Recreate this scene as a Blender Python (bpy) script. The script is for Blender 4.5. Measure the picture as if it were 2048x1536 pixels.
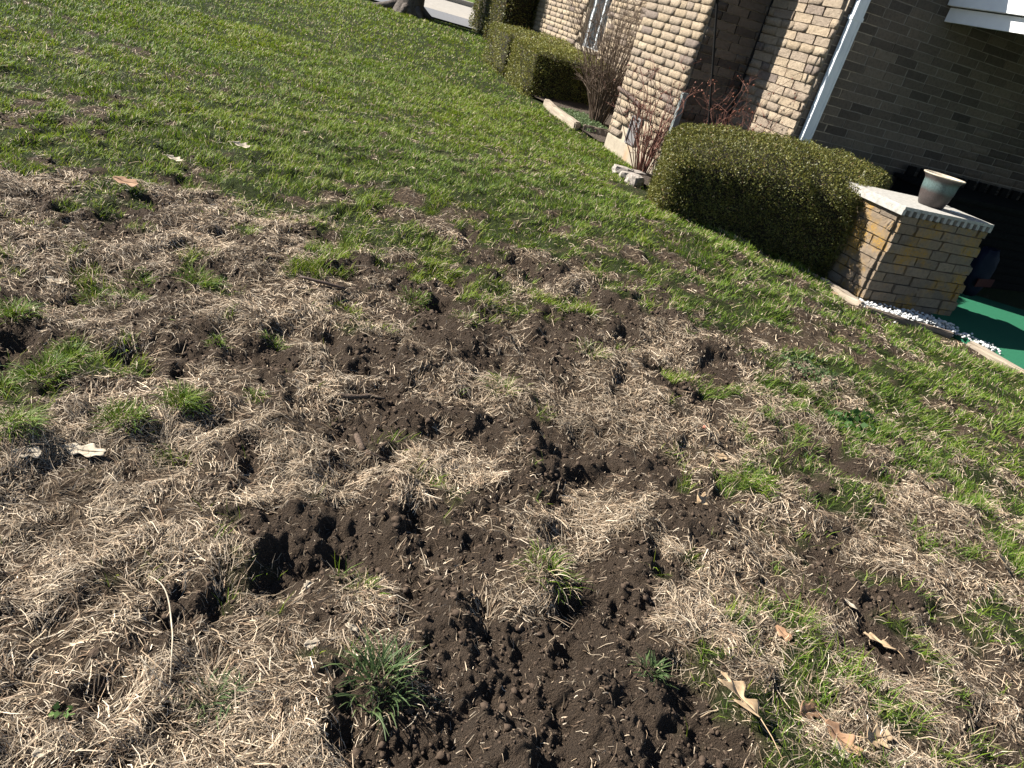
import bpy, bmesh, math, random
import numpy as np
from mathutils import Vector, Matrix, Euler

for o in list(bpy.data.objects):
    bpy.data.objects.remove(o, do_unlink=True)
scene = bpy.context.scene
COL = scene.collection
rad = math.radians

# ------------------------------------------------------------------ camera
CAM_H = 1.2
PITCH, ROLL = rad(27.2), rad(16.0)
fw = Vector((0, math.cos(PITCH), -math.sin(PITCH)))
up0 = Vector((0, math.sin(PITCH), math.cos(PITCH)))
r0 = Vector((1, 0, 0))
cx = r0 * math.cos(ROLL) + up0 * math.sin(ROLL)
cy = up0 * math.cos(ROLL) - r0 * math.sin(ROLL)
cam = bpy.data.cameras.new('camera')
cam.sensor_width = 36
cam.lens = 36 * 1480 / 2048
cam.clip_start = 0.05
cam.clip_end = 400
camo = bpy.data.objects.new('camera', cam)
COL.objects.link(camo)
M = Matrix((cx, cy, -fw)).transposed().to_4x4()
M.translation = (0, 0, CAM_H)
camo.matrix_world = M
scene.camera = camo

# ------------------------------------------------------------------ house frame: R along the shaded fronts, L along the sunlit sides
AZ = rad(26.0)
RV = Vector((math.cos(AZ), math.sin(AZ), 0))
LV = Vector((-math.sin(AZ), math.cos(AZ), 0))
O = Vector((0.72, 6.93, 0))
def W(r, l, z=0.0):
    return O + RV * r + LV * l + Vector((0, 0, z))

# ------------------------------------------------------------------ world, sun, exposure
SUN_EL = rad(37)
trav = (RV * 0.843 - LV * 0.539).normalized()
sund = Vector((trav.x * math.cos(SUN_EL), trav.y * math.cos(SUN_EL), -math.sin(SUN_EL)))
world = bpy.data.worlds.new('World')
scene.world = world
world.use_nodes = True
wn = world.node_tree
bg = wn.nodes['Background']
sky = wn.nodes.new('ShaderNodeTexSky')
sky.sky_type = 'NISHITA'
sky.sun_disc = False
sky.sun_elevation = SUN_EL
sky.sun_rotation = math.atan2(-trav.x, -trav.y) % (2 * math.pi)
sky.air_density = 0.75
sky.dust_density = 0.2
wn.links.new(sky.outputs[0], bg.inputs[0])
bg.inputs[1].default_value = 0.05
sun = bpy.data.lights.new('sun', 'SUN')
sun.energy = 5.0
sun.angle = rad(0.53)
sun.color = (1.0, 0.95, 0.87)
suno = bpy.data.objects.new('sun', sun)
COL.objects.link(suno)
suno.rotation_euler = sund.to_track_quat('-Z', 'Y').to_euler()
suno.location = (-6, 3, 8)
scene.render.engine = 'CYCLES'
scene.view_settings.view_transform = 'Standard'
scene.view_settings.look = 'None'
scene.view_settings.exposure = 1.6
scene.view_settings.gamma = 1.0
scene.view_settings.use_curve_mapping = False

# ------------------------------------------------------------------ numpy noise and terrain
RS = np.random.RandomState(7)
TAB = RS.rand(256, 256)
def vn(x, y, s=0):
    x = np.asarray(x, float) + s * 17.31; y = np.asarray(y, float) + s * 9.77
    xi = np.floor(x).astype(int); yi = np.floor(y).astype(int)
    fx = x - xi; fy = y - yi
    fx = fx * fx * fx * (fx * (fx * 6 - 15) + 10); fy = fy * fy * fy * (fy * (fy * 6 - 15) + 10)
    a = TAB[xi % 256, yi % 256]; b = TAB[(xi + 1) % 256, yi % 256]
    c = TAB[xi % 256, (yi + 1) % 256]; d = TAB[(xi + 1) % 256, (yi + 1) % 256]
    return (a * (1 - fx) + b * fx) * (1 - fy) + (c * (1 - fx) + d * fx) * fy
def fbm(x, y, s=0, o=3):
    t = 0; a = 1; n = 0
    for i in range(o):
        t = t + a * vn(x * 2 ** i, y * 2 ** i, s + i * 3); n += a; a *= 0.5
    return t / n
def sstep(v, a, b):
    t = np.clip((v - a) / (b - a), 0, 1)
    return t * t * (3 - 2 * t)
CT = np.array([(0,0,0),(-1.2,.8,.0),(1.6,.8,-.01),(0,2.7,.02),(1.5,2.4,-.01),(-2.2,3,.05),(-4.5,4,.12),(-6.5,7,.25),(0,-3,-.05),(-4,-2,0),(4,-1,-.08),
 (.66,5.0,.24),(.15,5.3,.12),(1.28,5.05,.11),(1.86,5.2,-.04),(2.1,4.85,-.04),(2.9,4.25,-.06),(3.6,3,-.1),(.24,7.9,.035),(.45,6.6,.055),(.0,6.3,.08),(-.1,8.0,.06),(-.82,9.6,.1),(-1.2,10.42,.145),(-1.58,11.19,.2),(-1.77,11.6,.235),
 (-2.26,13.9,.375),(-6,14.4,.44),(-3,8,.15),(-9,10,.36),(-12,15,.6),(2,13.5,.42),(3,9,.1),(7,5,-.1),(8,12,.4),(-1,5.5,.1),(-3,5.5,.1)])
def _fit():
    d = np.linalg.norm(CT[:, None, :2] - CT[None, :, :2], axis=2); n = len(CT)
    A = np.zeros((n + 3, n + 3)); A[:n, :n] = np.sqrt(d * d + 1.0) - 0.15 * np.eye(n)
    A[:n, n] = 1; A[:n, n + 1:] = CT[:, :2]; A[n, :n] = 1; A[n + 1:, :n] = CT[:, :2].T
    return np.linalg.solve(A, np.concatenate([CT[:, 2], [0, 0, 0]]))
WT = _fit()
def hz(x, y):
    x = np.asarray(x, float); y = np.asarray(y, float); n = len(CT)
    z = WT[n] + WT[n + 1] * x + WT[n + 2] * y
    for i in range(n):
        z = z + WT[i] * np.sqrt((x - CT[i, 0]) ** 2 + (y - CT[i, 1]) ** 2 + 1.0)
    pl = 0.39 + 0.05 * (y - 14.2)
    k = sstep(y, 12.6, 14.3)
    z = z * (1 - k) + pl * k
    k2 = sstep(np.hypot(x, y), 16, 26)
    return z * (1 - k2) + np.minimum(np.maximum(pl, -0.3), 1.05) * k2
# surveyed turf: x, y, share of living grass, share of dead grass (the rest is bare soil)
TURF=[(-3.9,5.25,0.75,0.25),(-3.83,5.86,0.9,0.1),(-3.74,6.61,0.95,0.05),(-3.62,7.53,0.95,0.05),(-3.48,8.74,0.95,0.05),(-3.28,10.35,0.95,0.05),(-2.87,12.14,0.95,0.05),(-2.27,14.38,0.95,0.05),(-2.91,3.9,0.55,0.4),(-2.77,4.23,0.6,0.35),(-2.61,4.63,0.8,0.2),(-2.44,5.12,0.85,0.14),(-2.23,5.72,0.9,0.1),(-1.97,6.45,0.95,0.05),(-1.65,7.41,0.95,0.05),(-1.23,8.7,0.95,0.05),(-0.62,10.1,0.95,0.05),(-2.29,3.04,0.6,0.25),(-2.14,3.27,0.75,0.2),(-1.97,3.51,0.85,0.12),(-1.77,3.77,0.8,0.2),(-1.54,4.04,0.85,0.12),(-1.28,4.38,0.8,0.18),(-0.99,4.8,0.8,0.18),(-0.65,5.3,0.85,0.12),(-0.25,6.1,0.9,0.1),(0.29,7.23,0.9,0.1),(-1.87,2.47,0.25,0.35),(-1.71,2.6,0.3,0.4),(-1.54,2.76,0.35,0.5),(-1.38,2.97,0.35,0.6),(-1.17,3.15,0.65,0.3),(-0.94,3.35,0.5,0.45),(-0.68,3.56,0.7,0.25),(-0.4,3.83,0.6,0.35),(-0.07,4.07,0.5,0.4),(0.28,4.36,0.75,0.2),(0.7,4.78,0.9,0.1),(1.36,6.01,0.9,0.1),(2.17,7.12,0.9,0.1),(-1.55,2.03,0.1,0.5),(-1.41,2.14,0.1,0.5),(-1.26,2.26,0.12,0.6),(-1.1,2.4,0.15,0.6),(-0.92,2.56,0.03,0.6),(-0.71,2.69,0.1,0.3),(-0.49,2.86,0.15,0.3),(-0.25,3.04,0.1,0.35),(0.02,3.24,0.1,0.3),(0.32,3.44,0.35,0.3),(0.65,3.69,0.65,0.3),(1.04,4,0.75,0.2),(1.55,4.56,0.6,0.35),(-1.31,1.71,0.25,0.55),(-1.19,1.8,0.12,0.75),(-1.04,1.88,0.05,0.8),(-0.89,1.98,0.05,0.75),(-0.73,2.11,0.05,0.6),(-0.55,2.22,0,0.35),(-0.36,2.34,0.03,0.3),(-0.15,2.49,0.03,0.55),(0.09,2.65,0.03,0.65),(0.34,2.79,0.15,0.35),(0.62,2.97,0.1,0.2),(0.94,3.19,0.2,0.35),(1.29,3.42,0.35,0.4),(1.74,3.79,0.5,0.4),(2.33,4.31,0.65,0.3),(3.04,4.91,0.75,0.2),(-1.12,1.45,0.2,0.6),(-1.01,1.53,0.1,0.7),(-0.88,1.59,0.1,0.6),(-0.74,1.68,0.02,0.55),(-0.59,1.76,0,0.45),(-0.43,1.85,0,0.25),(-0.26,1.95,0,0.25),(-0.07,2.06,0.1,0.6),(0.13,2.17,0.02,0.8),(0.36,2.3,0.05,0.75),(0.59,2.43,0.15,0.55),(0.86,2.58,0.25,0.55),(1.15,2.75,0.35,0.45),(1.49,2.95,0.4,0.45),(1.88,3.2,0.5,0.4),(2.34,3.51,0.6,0.35),(-0.98,1.25,0,0.7),(-0.86,1.3,0,0.65),(-0.74,1.36,0,0.55),(-0.61,1.42,0,0.65),(-0.48,1.49,0.02,0.7),(-0.34,1.57,0,0.5),(-0.18,1.64,0,0.4),(-0.01,1.73,0,0.5),(0.17,1.82,0,0.65),(0.36,1.9,0.03,0.7),(0.57,2,0.05,0.6),(0.8,2.13,0.25,0.5),(1.04,2.25,0.35,0.45),(1.32,2.39,0.15,0.2),(1.62,2.54,0.2,0.25),(1.97,2.73,0.55,0.3),(-0.85,1.07,0,0.8),(-0.74,1.12,0,0.75),(-0.63,1.17,0,0.75),(-0.51,1.21,0,0.7),(-0.39,1.27,0.03,0.65),(-0.26,1.33,0,0.25),(-0.12,1.4,0,0.25),(0.03,1.46,0,0.3),(0.19,1.53,0.12,0.55),(0.37,1.61,0.03,0.6),(0.55,1.68,0.02,0.35),(0.75,1.77,0.03,0.45),(0.96,1.87,0.1,0.65),(1.19,1.97,0.4,0.4),(1.45,2.1,0.45,0.35),(1.74,2.23,0.45,0.35),(-0.74,0.93,0,0.85),(-0.65,0.97,0,0.85),(-0.54,1.01,0,0.75),(-0.43,1.05,0,0.55),(-0.32,1.1,0,0.5),(-0.19,1.14,0.05,0.3),(-0.07,1.19,0,0.1),(0.07,1.25,0,0.1),(0.21,1.3,0.08,0.4),(0.37,1.36,0.03,0.35),(0.53,1.42,0.02,0.55),(0.71,1.5,0.25,0.55),(0.89,1.57,0.2,0.5),(1.1,1.65,0.05,0.25),(1.32,1.74,0.2,0.3),(1.55,1.84,0.4,0.4),(-0.66,0.81,0,0.85),(-0.56,0.84,0.02,0.6),(-0.47,0.88,0.05,0.6),(-0.36,0.91,0.1,0.65),(-0.26,0.95,0,0.65),(-0.14,0.99,0.2,0.5),(-0.03,1.03,0.03,0.3),(0.1,1.07,0,0.08),(0.23,1.12,0,0.15),(0.37,1.17,0,0.25),(0.52,1.23,0.05,0.25),(0.67,1.28,0.4,0.4),(0.84,1.34,0.45,0.45),(1.02,1.4,0.25,0.3),(1.21,1.48,0.2,0.25),(1.41,1.54,0.2,0.35),(-0.58,0.71,0.02,0.7),(-0.49,0.74,0.03,0.65),(-0.4,0.76,0,0.6),(-0.31,0.79,0.02,0.75),(-0.21,0.82,0,0.75),(-0.1,0.86,0,0.65),(0.01,0.9,0,0.55),(0.12,0.93,0,0.35),(0.24,0.97,0,0.25),(0.37,1.02,0,0.15),(0.5,1.05,0.02,0.2),(0.65,1.1,0.1,0.3),(0.8,1.15,0.35,0.45),(0.96,1.21,0.3,0.45),(1.13,1.26,0.15,0.2),(1.3,1.32,0.15,0.25)]
TURF = np.array(TURF)
TURF[:, 2] *= np.where((TURF[:, 0] > .6) & (TURF[:, 1] < 3.6), np.where(TURF[:, 1] < 2.6, 1.65, 1.3), 1.0)
TR = np.hypot(TURF[:, 0], TURF[:, 1])
TSIG = 0.085 * TR ** 1.15
def turf(x, y):
    x = np.asarray(x, float); y = np.asarray(y, float)
    num = np.zeros((2,) + x.shape); den = np.zeros(x.shape) + 1e-9
    for i in range(len(TURF)):
        w = np.exp(-np.minimum(((x - TURF[i, 0]) ** 2 + (y - TURF[i, 1]) ** 2) / (2 * TSIG[i] ** 2), 40))
        num[0] += w * TURF[i, 2]; num[1] += w * TURF[i, 3]; den += w
    far = den < 1e-6
    g = np.where(far, np.where(y > 2.6, 0.93, np.where(x > 0.5, .3, .08)), num[0] / den)
    d = np.where(far, np.where(y > 2.6, 0.07, .5), num[1] / den)
    return g, d
def cover(x, y):
    """living, dead, bare weights with ragged natural edges"""
    g, d = turf(x, y)
    n1 = fbm(x * 3.1, y * 3.1, 2, 3); n2 = fbm(x * 4.3, y * 4.3, 11, 4); n3 = fbm(x * 11, y * 11, 21, 2)
    e = lambda v: np.clip((v - .5) * 2.2 + .5, 0, 1)
    n1 = e(n1 * .48 + n3 * .52); n2 = e(n2)
    gg = sstep(g - n1 * .95, -.12, .16)
    s = 1 - np.clip(g + d, 0, 1)
    s = s / np.maximum(1 - g, .05)
    ss = sstep(s - n2 * .8 - n3 * .2, -.15, .15) * (1 - gg)
    return gg, np.clip(1 - gg - ss, 0, 1), ss
PITS = [(0.057,2.087),(-0.056,2.059),(-0.177,1.618),(-0.258,1.637),(-0.499,0.810),(-0.525,0.794),(-0.386,1.142),(-0.413,1.735),(0.427,1.384),(0.235,1.347),(-0.451,2.399),(-0.362,2.752),(-0.112,2.756),(0.740,2.816),(-1.830,2.407),(-1.428,2.063),(-1.396,1.733),(0.549,1.141),(0.086,1.143),(0.293,1.021),(0.440,3.463),(0.038,3.423),(-0.609,1.616),(-0.337,1.552),(1.622,2.327),(1.244,1.283),(1.196,1.659),(-0.745,1.665),(-0.554,1.087)]
LUMPS = [(.208,1.384,.10,.05),(.05,1.98,.14,.045),(-.21,1.56,.09,.05),(-.33,1.95,.16,.02),(-.63,1.71,.10,.03),(-.3,2.33,.15,.03),(.30,1.12,.07,.03),(-.25,2.62,.16,.03),(.42,3.3,.2,.03),(-.08,.956,.08,.02),(-1.1,1.35,.10,.03),(-.93,1.51,.1,.02),(-.84,1.64,.1,.03),(.5,1.72,.12,.03),(1.55,2.25,.2,.03),(1.25,1.22,.15,.03)]
def detail(x, y, ss):
    n = fbm(x * 5, y * 5, 31, 3) - .5
    rough = .35 + .65 * ss; b0 = sstep(fbm(x * 7.5, y * 7.5, 77, 3), .35, .65)
    b1 = np.abs(vn(x * 9, y * 9, 41) - .5) * 2
    b2 = np.abs(vn(x * 21, y * 21, 43) - .5) * 2
    b3 = vn(x * 47, y * 47, 47); b4 = vn(x * 95, y * 95, 53)
    near = 1 - sstep(np.hypot(x, y), 4.5, 7.5)
    cr = fbm(x * 18, y * 18, 57, 4) - .5; cr2 = np.abs(fbm(x * 33, y * 33, 67, 3) - .5) * 2 - .3
    z = n * .060 * (.7 + .4 * ss) + (b0 - .45) * .032 * (.75 + .25 * ss) + (b1 - .5) * .014 * rough + (b3 - .5) * .012 * rough + (b4 - .5) * .011 * ss + cr * .036 * rough + cr2 * .012 * rough
    z = z * near
    for (px, py) in PITS:
        d2 = (x - px) ** 2 + (y - py) ** 2
        r = .020 + .010 * math.sin(px * 37 + py * 91) + .012 * math.hypot(px, py)
        z = z - .020 * np.exp(-d2 / (2 * r * r)) * (.4 + 1.1 * b2)
    for (px, py, r, h) in LUMPS:
        z = z + h * np.exp(-((x - px) ** 2 + (y - py) ** 2) / (2 * (r * .6) ** 2))
    return z
def ground(x, y):
    g, d, s = cover(x, y)
    return hz(x, y) + detail(x, y, s)

# ------------------------------------------------------------------ mesh helpers
def mesh_np(name, V, F, mat=None, cols=None, attrs=None, smooth=False):
    me = bpy.data.meshes.new(name)
    V = np.ascontiguousarray(V, np.float32); F = np.ascontiguousarray(F, np.int32)
    k = F.shape[1]
    me.vertices.add(len(V)); me.vertices.foreach_set('co', V.ravel())
    me.loops.add(F.size); me.loops.foreach_set('vertex_index', F.ravel())
    me.polygons.add(len(F))
    me.polygons.foreach_set('loop_start', np.arange(0, F.size, k, dtype=np.int32))
    me.polygons.foreach_set('loop_total', np.full(len(F), k, np.int32))
    if smooth:
        me.polygons.foreach_set('use_smooth', np.ones(len(F), bool))
    if cols is not None:
        a = me.attributes.new('col', 'FLOAT_COLOR', 'POINT')
        c4 = np.ones((len(V), 4), np.float32); c4[:, :3] = cols
        a.data.foreach_set('color', c4.ravel())
    for nm, v in (attrs or {}).items():
        a = me.attributes.new(nm, 'FLOAT', 'POINT'); a.data.foreach_set('value', np.asarray(v, np.float32))
    me.update(calc_edges=True); me.validate()
    if mat: me.materials.append(mat)
    return me
def obj(name, me, parent=None):
    o = bpy.data.objects.new(name, me); COL.objects.link(o)
    if parent: o.parent = parent
    return o
def empty(name, loc=(0, 0, 0), rz=0.0):
    o = bpy.data.objects.new(name, None); COL.objects.link(o)
    o.location = loc; o.rotation_euler = (0, 0, rz); o.empty_display_size = .1
    return o
def tag(o, label=None, cat=None, group=None, kind=None):
    if label: o['label'] = label
    if cat: o['category'] = cat
    if group: o['group'] = group
    if kind: o['kind'] = kind
    return o
def bm_mesh(name, bm, mat=None, smooth=False):
    me = bpy.data.meshes.new(name)
    bmesh.ops.recalc_face_normals(bm, faces=bm.faces[:])
    bm.to_mesh(me); bm.free()
    if smooth:
        for p in me.polygons: p.use_smooth = True
    if mat: me.materials.append(mat)
    return me
def box_bm(bm, x0, x1, y0, y1, z0, z1, bev=0.0):
    m = Matrix.Translation(((x0 + x1) / 2, (y0 + y1) / 2, (z0 + z1) / 2)) @ Matrix.Diagonal((x1 - x0, y1 - y0, z1 - z0, 1))
    r = bmesh.ops.create_cube(bm, size=1, matrix=m)
    if bev:
        es = list({e for v in r['verts'] for e in v.link_edges})
        bmesh.ops.bevel(bm, geom=es, offset=bev, segments=2, affect='EDGES', profile=.7)
def box(name, x0, x1, y0, y1, z0, z1, mat, parent=None, bev=0.004):
    bm = bmesh.new(); box_bm(bm, x0, x1, y0, y1, z0, z1, bev)
    return obj(name, bm_mesh(name, bm, mat), parent)
def tube_arr(pts, rads, sides=6):
    """arrays for one swept tube"""
    P = [Vector(p) for p in pts]; V = []; F = []
    n = len(P); ref = Vector((0.13, 0.31, 0.94))
    for i in range(n):
        t = (P[min(i + 1, n - 1)] - P[max(i - 1, 0)])
        t = t.normalized() if t.length > 1e-9 else Vector((0, 0, 1))
        a = t.cross(ref); a = a.normalized() if a.length > 1e-4 else Vector((1, 0, 0))
        b = t.cross(a)
        for k in range(sides):
            th = 2 * math.pi * k / sides
            V.append(P[i] + (a * math.cos(th) + b * math.sin(th)) * rads[i])
    for i in range(n - 1):
        for k in range(sides):
            k2 = (k + 1) % sides
            F.append((i * sides + k, i * sides + k2, (i + 1) * sides + k2, (i + 1) * sides + k))
    return V, F
class Tubes:
    def __init__(s): s.V = []; s.F = []
    def add(s, pts, rads, sides=6):
        v, f = tube_arr(pts, rads, sides); b = len(s.V)
        s.V += v; s.F += [tuple(i + b for i in q) for q in f]
    def mesh(s, name, mat, smooth=True):
        return mesh_np(name, np.array([tuple(v) for v in s.V]), np.array(s.F), mat, smooth=smooth)
def tube(name, pts, r, mat, parent=None, sides=8):
    t = Tubes(); rr = r if isinstance(r, (list, tuple)) else [r] * len(pts)
    t.add(pts, rr, sides)
    me = t.mesh(name, mat)
    bm = bmesh.new(); bm.from_mesh(me); bmesh.ops.holes_fill(bm, edges=bm.edges[:], sides=sides); bm.to_mesh(me); bm.free()
    return obj(name, me, parent)

# ------------------------------------------------------------------ materials
def new_mat(name):
    m = bpy.data.materials.new(name); m.use_nodes = True
    nt = m.node_tree; p = nt.nodes['Principled BSDF']
    return m, nt, p
def N(nt, t, **kw):
    n = nt.nodes.new(t)
    for k, v in kw.items(): setattr(n, k, v)
    return n
def mixc(nt, f, a, b, mode='MIX'):
    m = N(nt, 'ShaderNodeMix', data_type='RGBA', blend_type=mode)
    for s, v in ((0, f), (6, a), (7, b)):
        if hasattr(v, 'type') and hasattr(v, 'links'): nt.links.new(v, m.inputs[s])
        elif isinstance(v, (int, float)): m.inputs[s].default_value = v
        else: m.inputs[s].default_value = (*v, 1)
    return m.outputs[2]
def noise(nt, scale, detail=4, rough=.6, coord=None, vec=None):
    n = N(nt, 'ShaderNodeTexNoise'); n.inputs['Scale'].default_value = scale
    n.inputs['Detail'].default_value = detail; n.inputs['Roughness'].default_value = rough
    if vec is not None: nt.links.new(vec, n.inputs['Vector'])
    elif coord:
        c = N(nt, 'ShaderNodeTexCoord'); nt.links.new(c.outputs[coord], n.inputs['Vector'])
    return n
def ramp(nt, src, stops):
    r = N(nt, 'ShaderNodeValToRGB'); e = r.color_ramp.elements
    while len(e) < len(stops): e.new(.5)
    for i, (p, c) in enumerate(stops):
        e[i].position = p; e[i].color = (*c, 1) if len(c) == 3 else c
    nt.links.new(src, r.inputs[0]); return r.outputs[0]
def bump(nt, p, src, strength=.4, dist=.01):
    b = N(nt, 'ShaderNodeBump'); b.inputs['Strength'].default_value = strength; b.inputs['Distance'].default_value = dist
    nt.links.new(src, b.inputs['Height']); nt.links.new(b.outputs[0], p.inputs['Normal'])
def simple(name, c1, c2=None, rough=.7, scale=20, bmp=.3, bdist=.004, spec=.3, metal=0.0, coord='Object'):
    m, nt, p = new_mat(name)
    p.inputs['Roughness'].default_value = rough; p.inputs['Metallic'].default_value = metal
    p.inputs['Specular IOR Level'].default_value = spec
    n = noise(nt, scale, 5, .65, coord)
    col = ramp(nt, n.outputs[0], [(.3, c1), (.7, c2 or tuple(min(1, v * 1.35) for v in c1))])
    nt.links.new(col, p.inputs['Base Color'])
    if bmp: bump(nt, p, n.outputs[0], bmp, bdist)
    return m
def attr_mat(name, rough=.55, spec=.25, transl=0.3, sheen=0):
    """leaf/blade surface: colour per blade, light passing through"""
    m, nt, p = new_mat(name)
    a = N(nt, 'ShaderNodeAttribute'); a.attribute_name = 'col'
    nt.links.new(a.outputs['Color'], p.inputs['Base Color'])
    p.inputs['Roughness'].default_value = rough; p.inputs['Specular IOR Level'].default_value = spec
    if transl:
        t = N(nt, 'ShaderNodeBsdfTranslucent'); nt.links.new(a.outputs['Color'], t.inputs['Color'])
        mx = N(nt, 'ShaderNodeMixShader'); mx.inputs[0].default_value = transl
        nt.links.new(p.outputs[0], mx.inputs[1]); nt.links.new(t.outputs[0], mx.inputs[2])
        nt.links.new(mx.outputs[0], nt.nodes['Material Output'].inputs[0])
    return m

# ground surface: bare soil, dead thatch and living turf base
def ground_mat():
    m, nt, p = new_mat('turf_ground')
    aS = N(nt, 'ShaderNodeAttribute'); aS.attribute_name = 'soil'
    aG = N(nt, 'ShaderNodeAttribute'); aG.attribute_name = 'green'
    n1 = noise(nt, 6, 6, .7, 'Object'); n2 = noise(nt, 60, 5, .7, 'Object'); n3 = noise(nt, 240, 3, .7, 'Object')
    soil = ramp(nt, n1.outputs[0], [(.3, (.062, .044, .031)), (.55, (.096, .070, .050)), (.75, (.140, .105, .078))])
    soil = mixc(nt, n2.outputs[0], soil, (.060, .043, .030))
    crumbs = ramp(nt, n3.outputs[0], [(.62, (0, 0, 0)), (.74, (1, 1, 1))])
    soil = mixc(nt, crumbs, soil, (.12, .09, .065))
    th = ramp(nt, n2.outputs[0], [(.3, (.040, .028, .019)), (.52, (.085, .060, .040)), (.64, (.20, .148, .098)), (.74, (.34, .265, .18))])
    gr = ramp(nt, n2.outputs[0], [(.3, (.018, .024, .008)), (.6, (.045, .06, .016)), (.75, (.11, .095, .045))])
    c = mixc(nt, aS.outputs['Fac'], th, soil)
    c = mixc(nt, aG.outputs['Fac'], c, gr)
    nt.links.new(c, p.inputs['Base Color'])
    p.inputs['Roughness'].default_value = .95; p.inputs['Specular IOR Level'].default_value = .12
    ad = N(nt, 'ShaderNodeMath', operation='ADD'); nt.links.new(n2.outputs[0], ad.inputs[0]); nt.links.new(n3.outputs[0], ad.inputs[1])
    bump(nt, p, ad.outputs[0], 1.0, .028)
    return m
M_GROUND = ground_mat()
M_BLADE = attr_mat('living_grass', .55, .16, .35)
M_STRAW = attr_mat('dead_grass', .7, .2, .15)
M_LEAF = attr_mat('hedge_leaves', .5, .3, .2)
M_DRYLEAF = simple('dry_leaf', (.27, .175, .095), (.42, .31, .19), .75, 40, .6, .003)
M_DRYLEAF2 = simple('dry_leaf_brown', (.20, .11, .06), (.36, .22, .13), .75, 30, .5, .003)
M_DRYLEAF3 = simple('bleached_leaf', (.30, .245, .175), (.47, .40, .30), .75, 40, .5, .003)
def clod_mat():
    m, nt, p = new_mat('soil_clod')
    g = N(nt, 'ShaderNodeNewGeometry')
    n = noise(nt, 90, 5, .7, 'Object')
    c = ramp(nt, n.outputs[0], [(.3, (.040, .028, .020)), (.7, (.095, .069, .050))])
    c2 = mixc(nt, g.outputs['Random Per Island'], c, (.070, .050, .036))
    nt.links.new(c2, p.inputs['Base Color']); p.inputs['Roughness'].default_value = .95
    p.inputs['Specular IOR Level'].default_value = .1
    bump(nt, p, n.outputs[0], .8, .006); return m
M_CLOD = clod_mat()
def brick_mat(name, ramp_stops, rough=.9, lichen=False, bmp=.55):
    m, nt, p = new_mat(name)
    oi = N(nt, 'ShaderNodeObjectInfo'); g = N(nt, 'ShaderNodeNewGeometry')
    ad = N(nt, 'ShaderNodeMath', operation='ADD'); nt.links.new(oi.outputs['Random'], ad.inputs[0]); nt.links.new(g.outputs['Random Per Island'], ad.inputs[1])
    fr = N(nt, 'ShaderNodeMath', operation='FRACT'); nt.links.new(ad.outputs[0], fr.inputs[0])
    base = ramp(nt, fr.outputs[0], ramp_stops)
    n = noise(nt, 45, 6, .75, vec=g.outputs['Position']); n2 = noise(nt, 170, 3, .7, vec=g.outputs['Position'])
    mot = ramp(nt, n.outputs[0], [(.28, (.62, .60, .58)), (.55, (1, 1, 1)), (.8, (1.12, 1.08, 1.0))])
    c = mixc(nt, 1.0, base, mot, 'MULTIPLY')
    if lichen:
        n3 = noise(nt, 4.5, 5, .7, vec=g.outputs['Position'])
        f = ramp(nt, n3.outputs[0], [(.48, (0, 0, 0)), (.62, (1, 1, 1))])
        n4 = noise(nt, 120, 3, .8, vec=g.outputs['Position'])
        f2 = mixc(nt, 1.0, f, ramp(nt, n4.outputs[0], [(.40, (0, 0, 0)), (.56, (1, 1, 1))]), 'MULTIPLY')
        c = mixc(nt, f2, c, (.36, .20, .025))
    nt.links.new(c, p.inputs['Base Color']); p.inputs['Roughness'].default_value = rough
    p.inputs['Specular IOR Level'].default_value = .15
    s = N(nt, 'ShaderNodeMath', operation='ADD'); nt.links.new(n.outputs[0], s.inputs[0]); nt.links.new(n2.outputs[0], s.inputs[1])
    bump(nt, p, s.outputs[0], bmp, .016); return m
TAN = [(.0, (.36, .285, .20)), (.35, (.42, .335, .24)), (.6, (.31, .25, .195)), (.8, (.45, .365, .265)), (.95, (.23, .185, .155))]
M_BRICK = brick_mat('split_face_brick', TAN, bmp=1.0)
M_BRICK_SHADE = brick_mat('smooth_shade_tinted_brick', [(.0, (.095, .077, .062)), (.35, (.135, .11, .087)), (.6, (.062, .051, .043)), (.85, (.15, .123, .097)), (1, (.05, .042, .037))], bmp=.3)  # smoother house brick, colour darkened to carry the shade of recess and C
M_BRICKL = brick_mat('lichen_brick', [(.0, (.21, .16, .11)), (.5, (.25, .195, .14)), (.9, (.175, .14, .105))], lichen=True, bmp=.7)
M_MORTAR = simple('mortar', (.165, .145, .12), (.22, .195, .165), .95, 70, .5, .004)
M_MORTARD = simple('raked_mortar', (.24, .195, .145), (.36, .30, .225), .95, 70, .5, .004)
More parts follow.
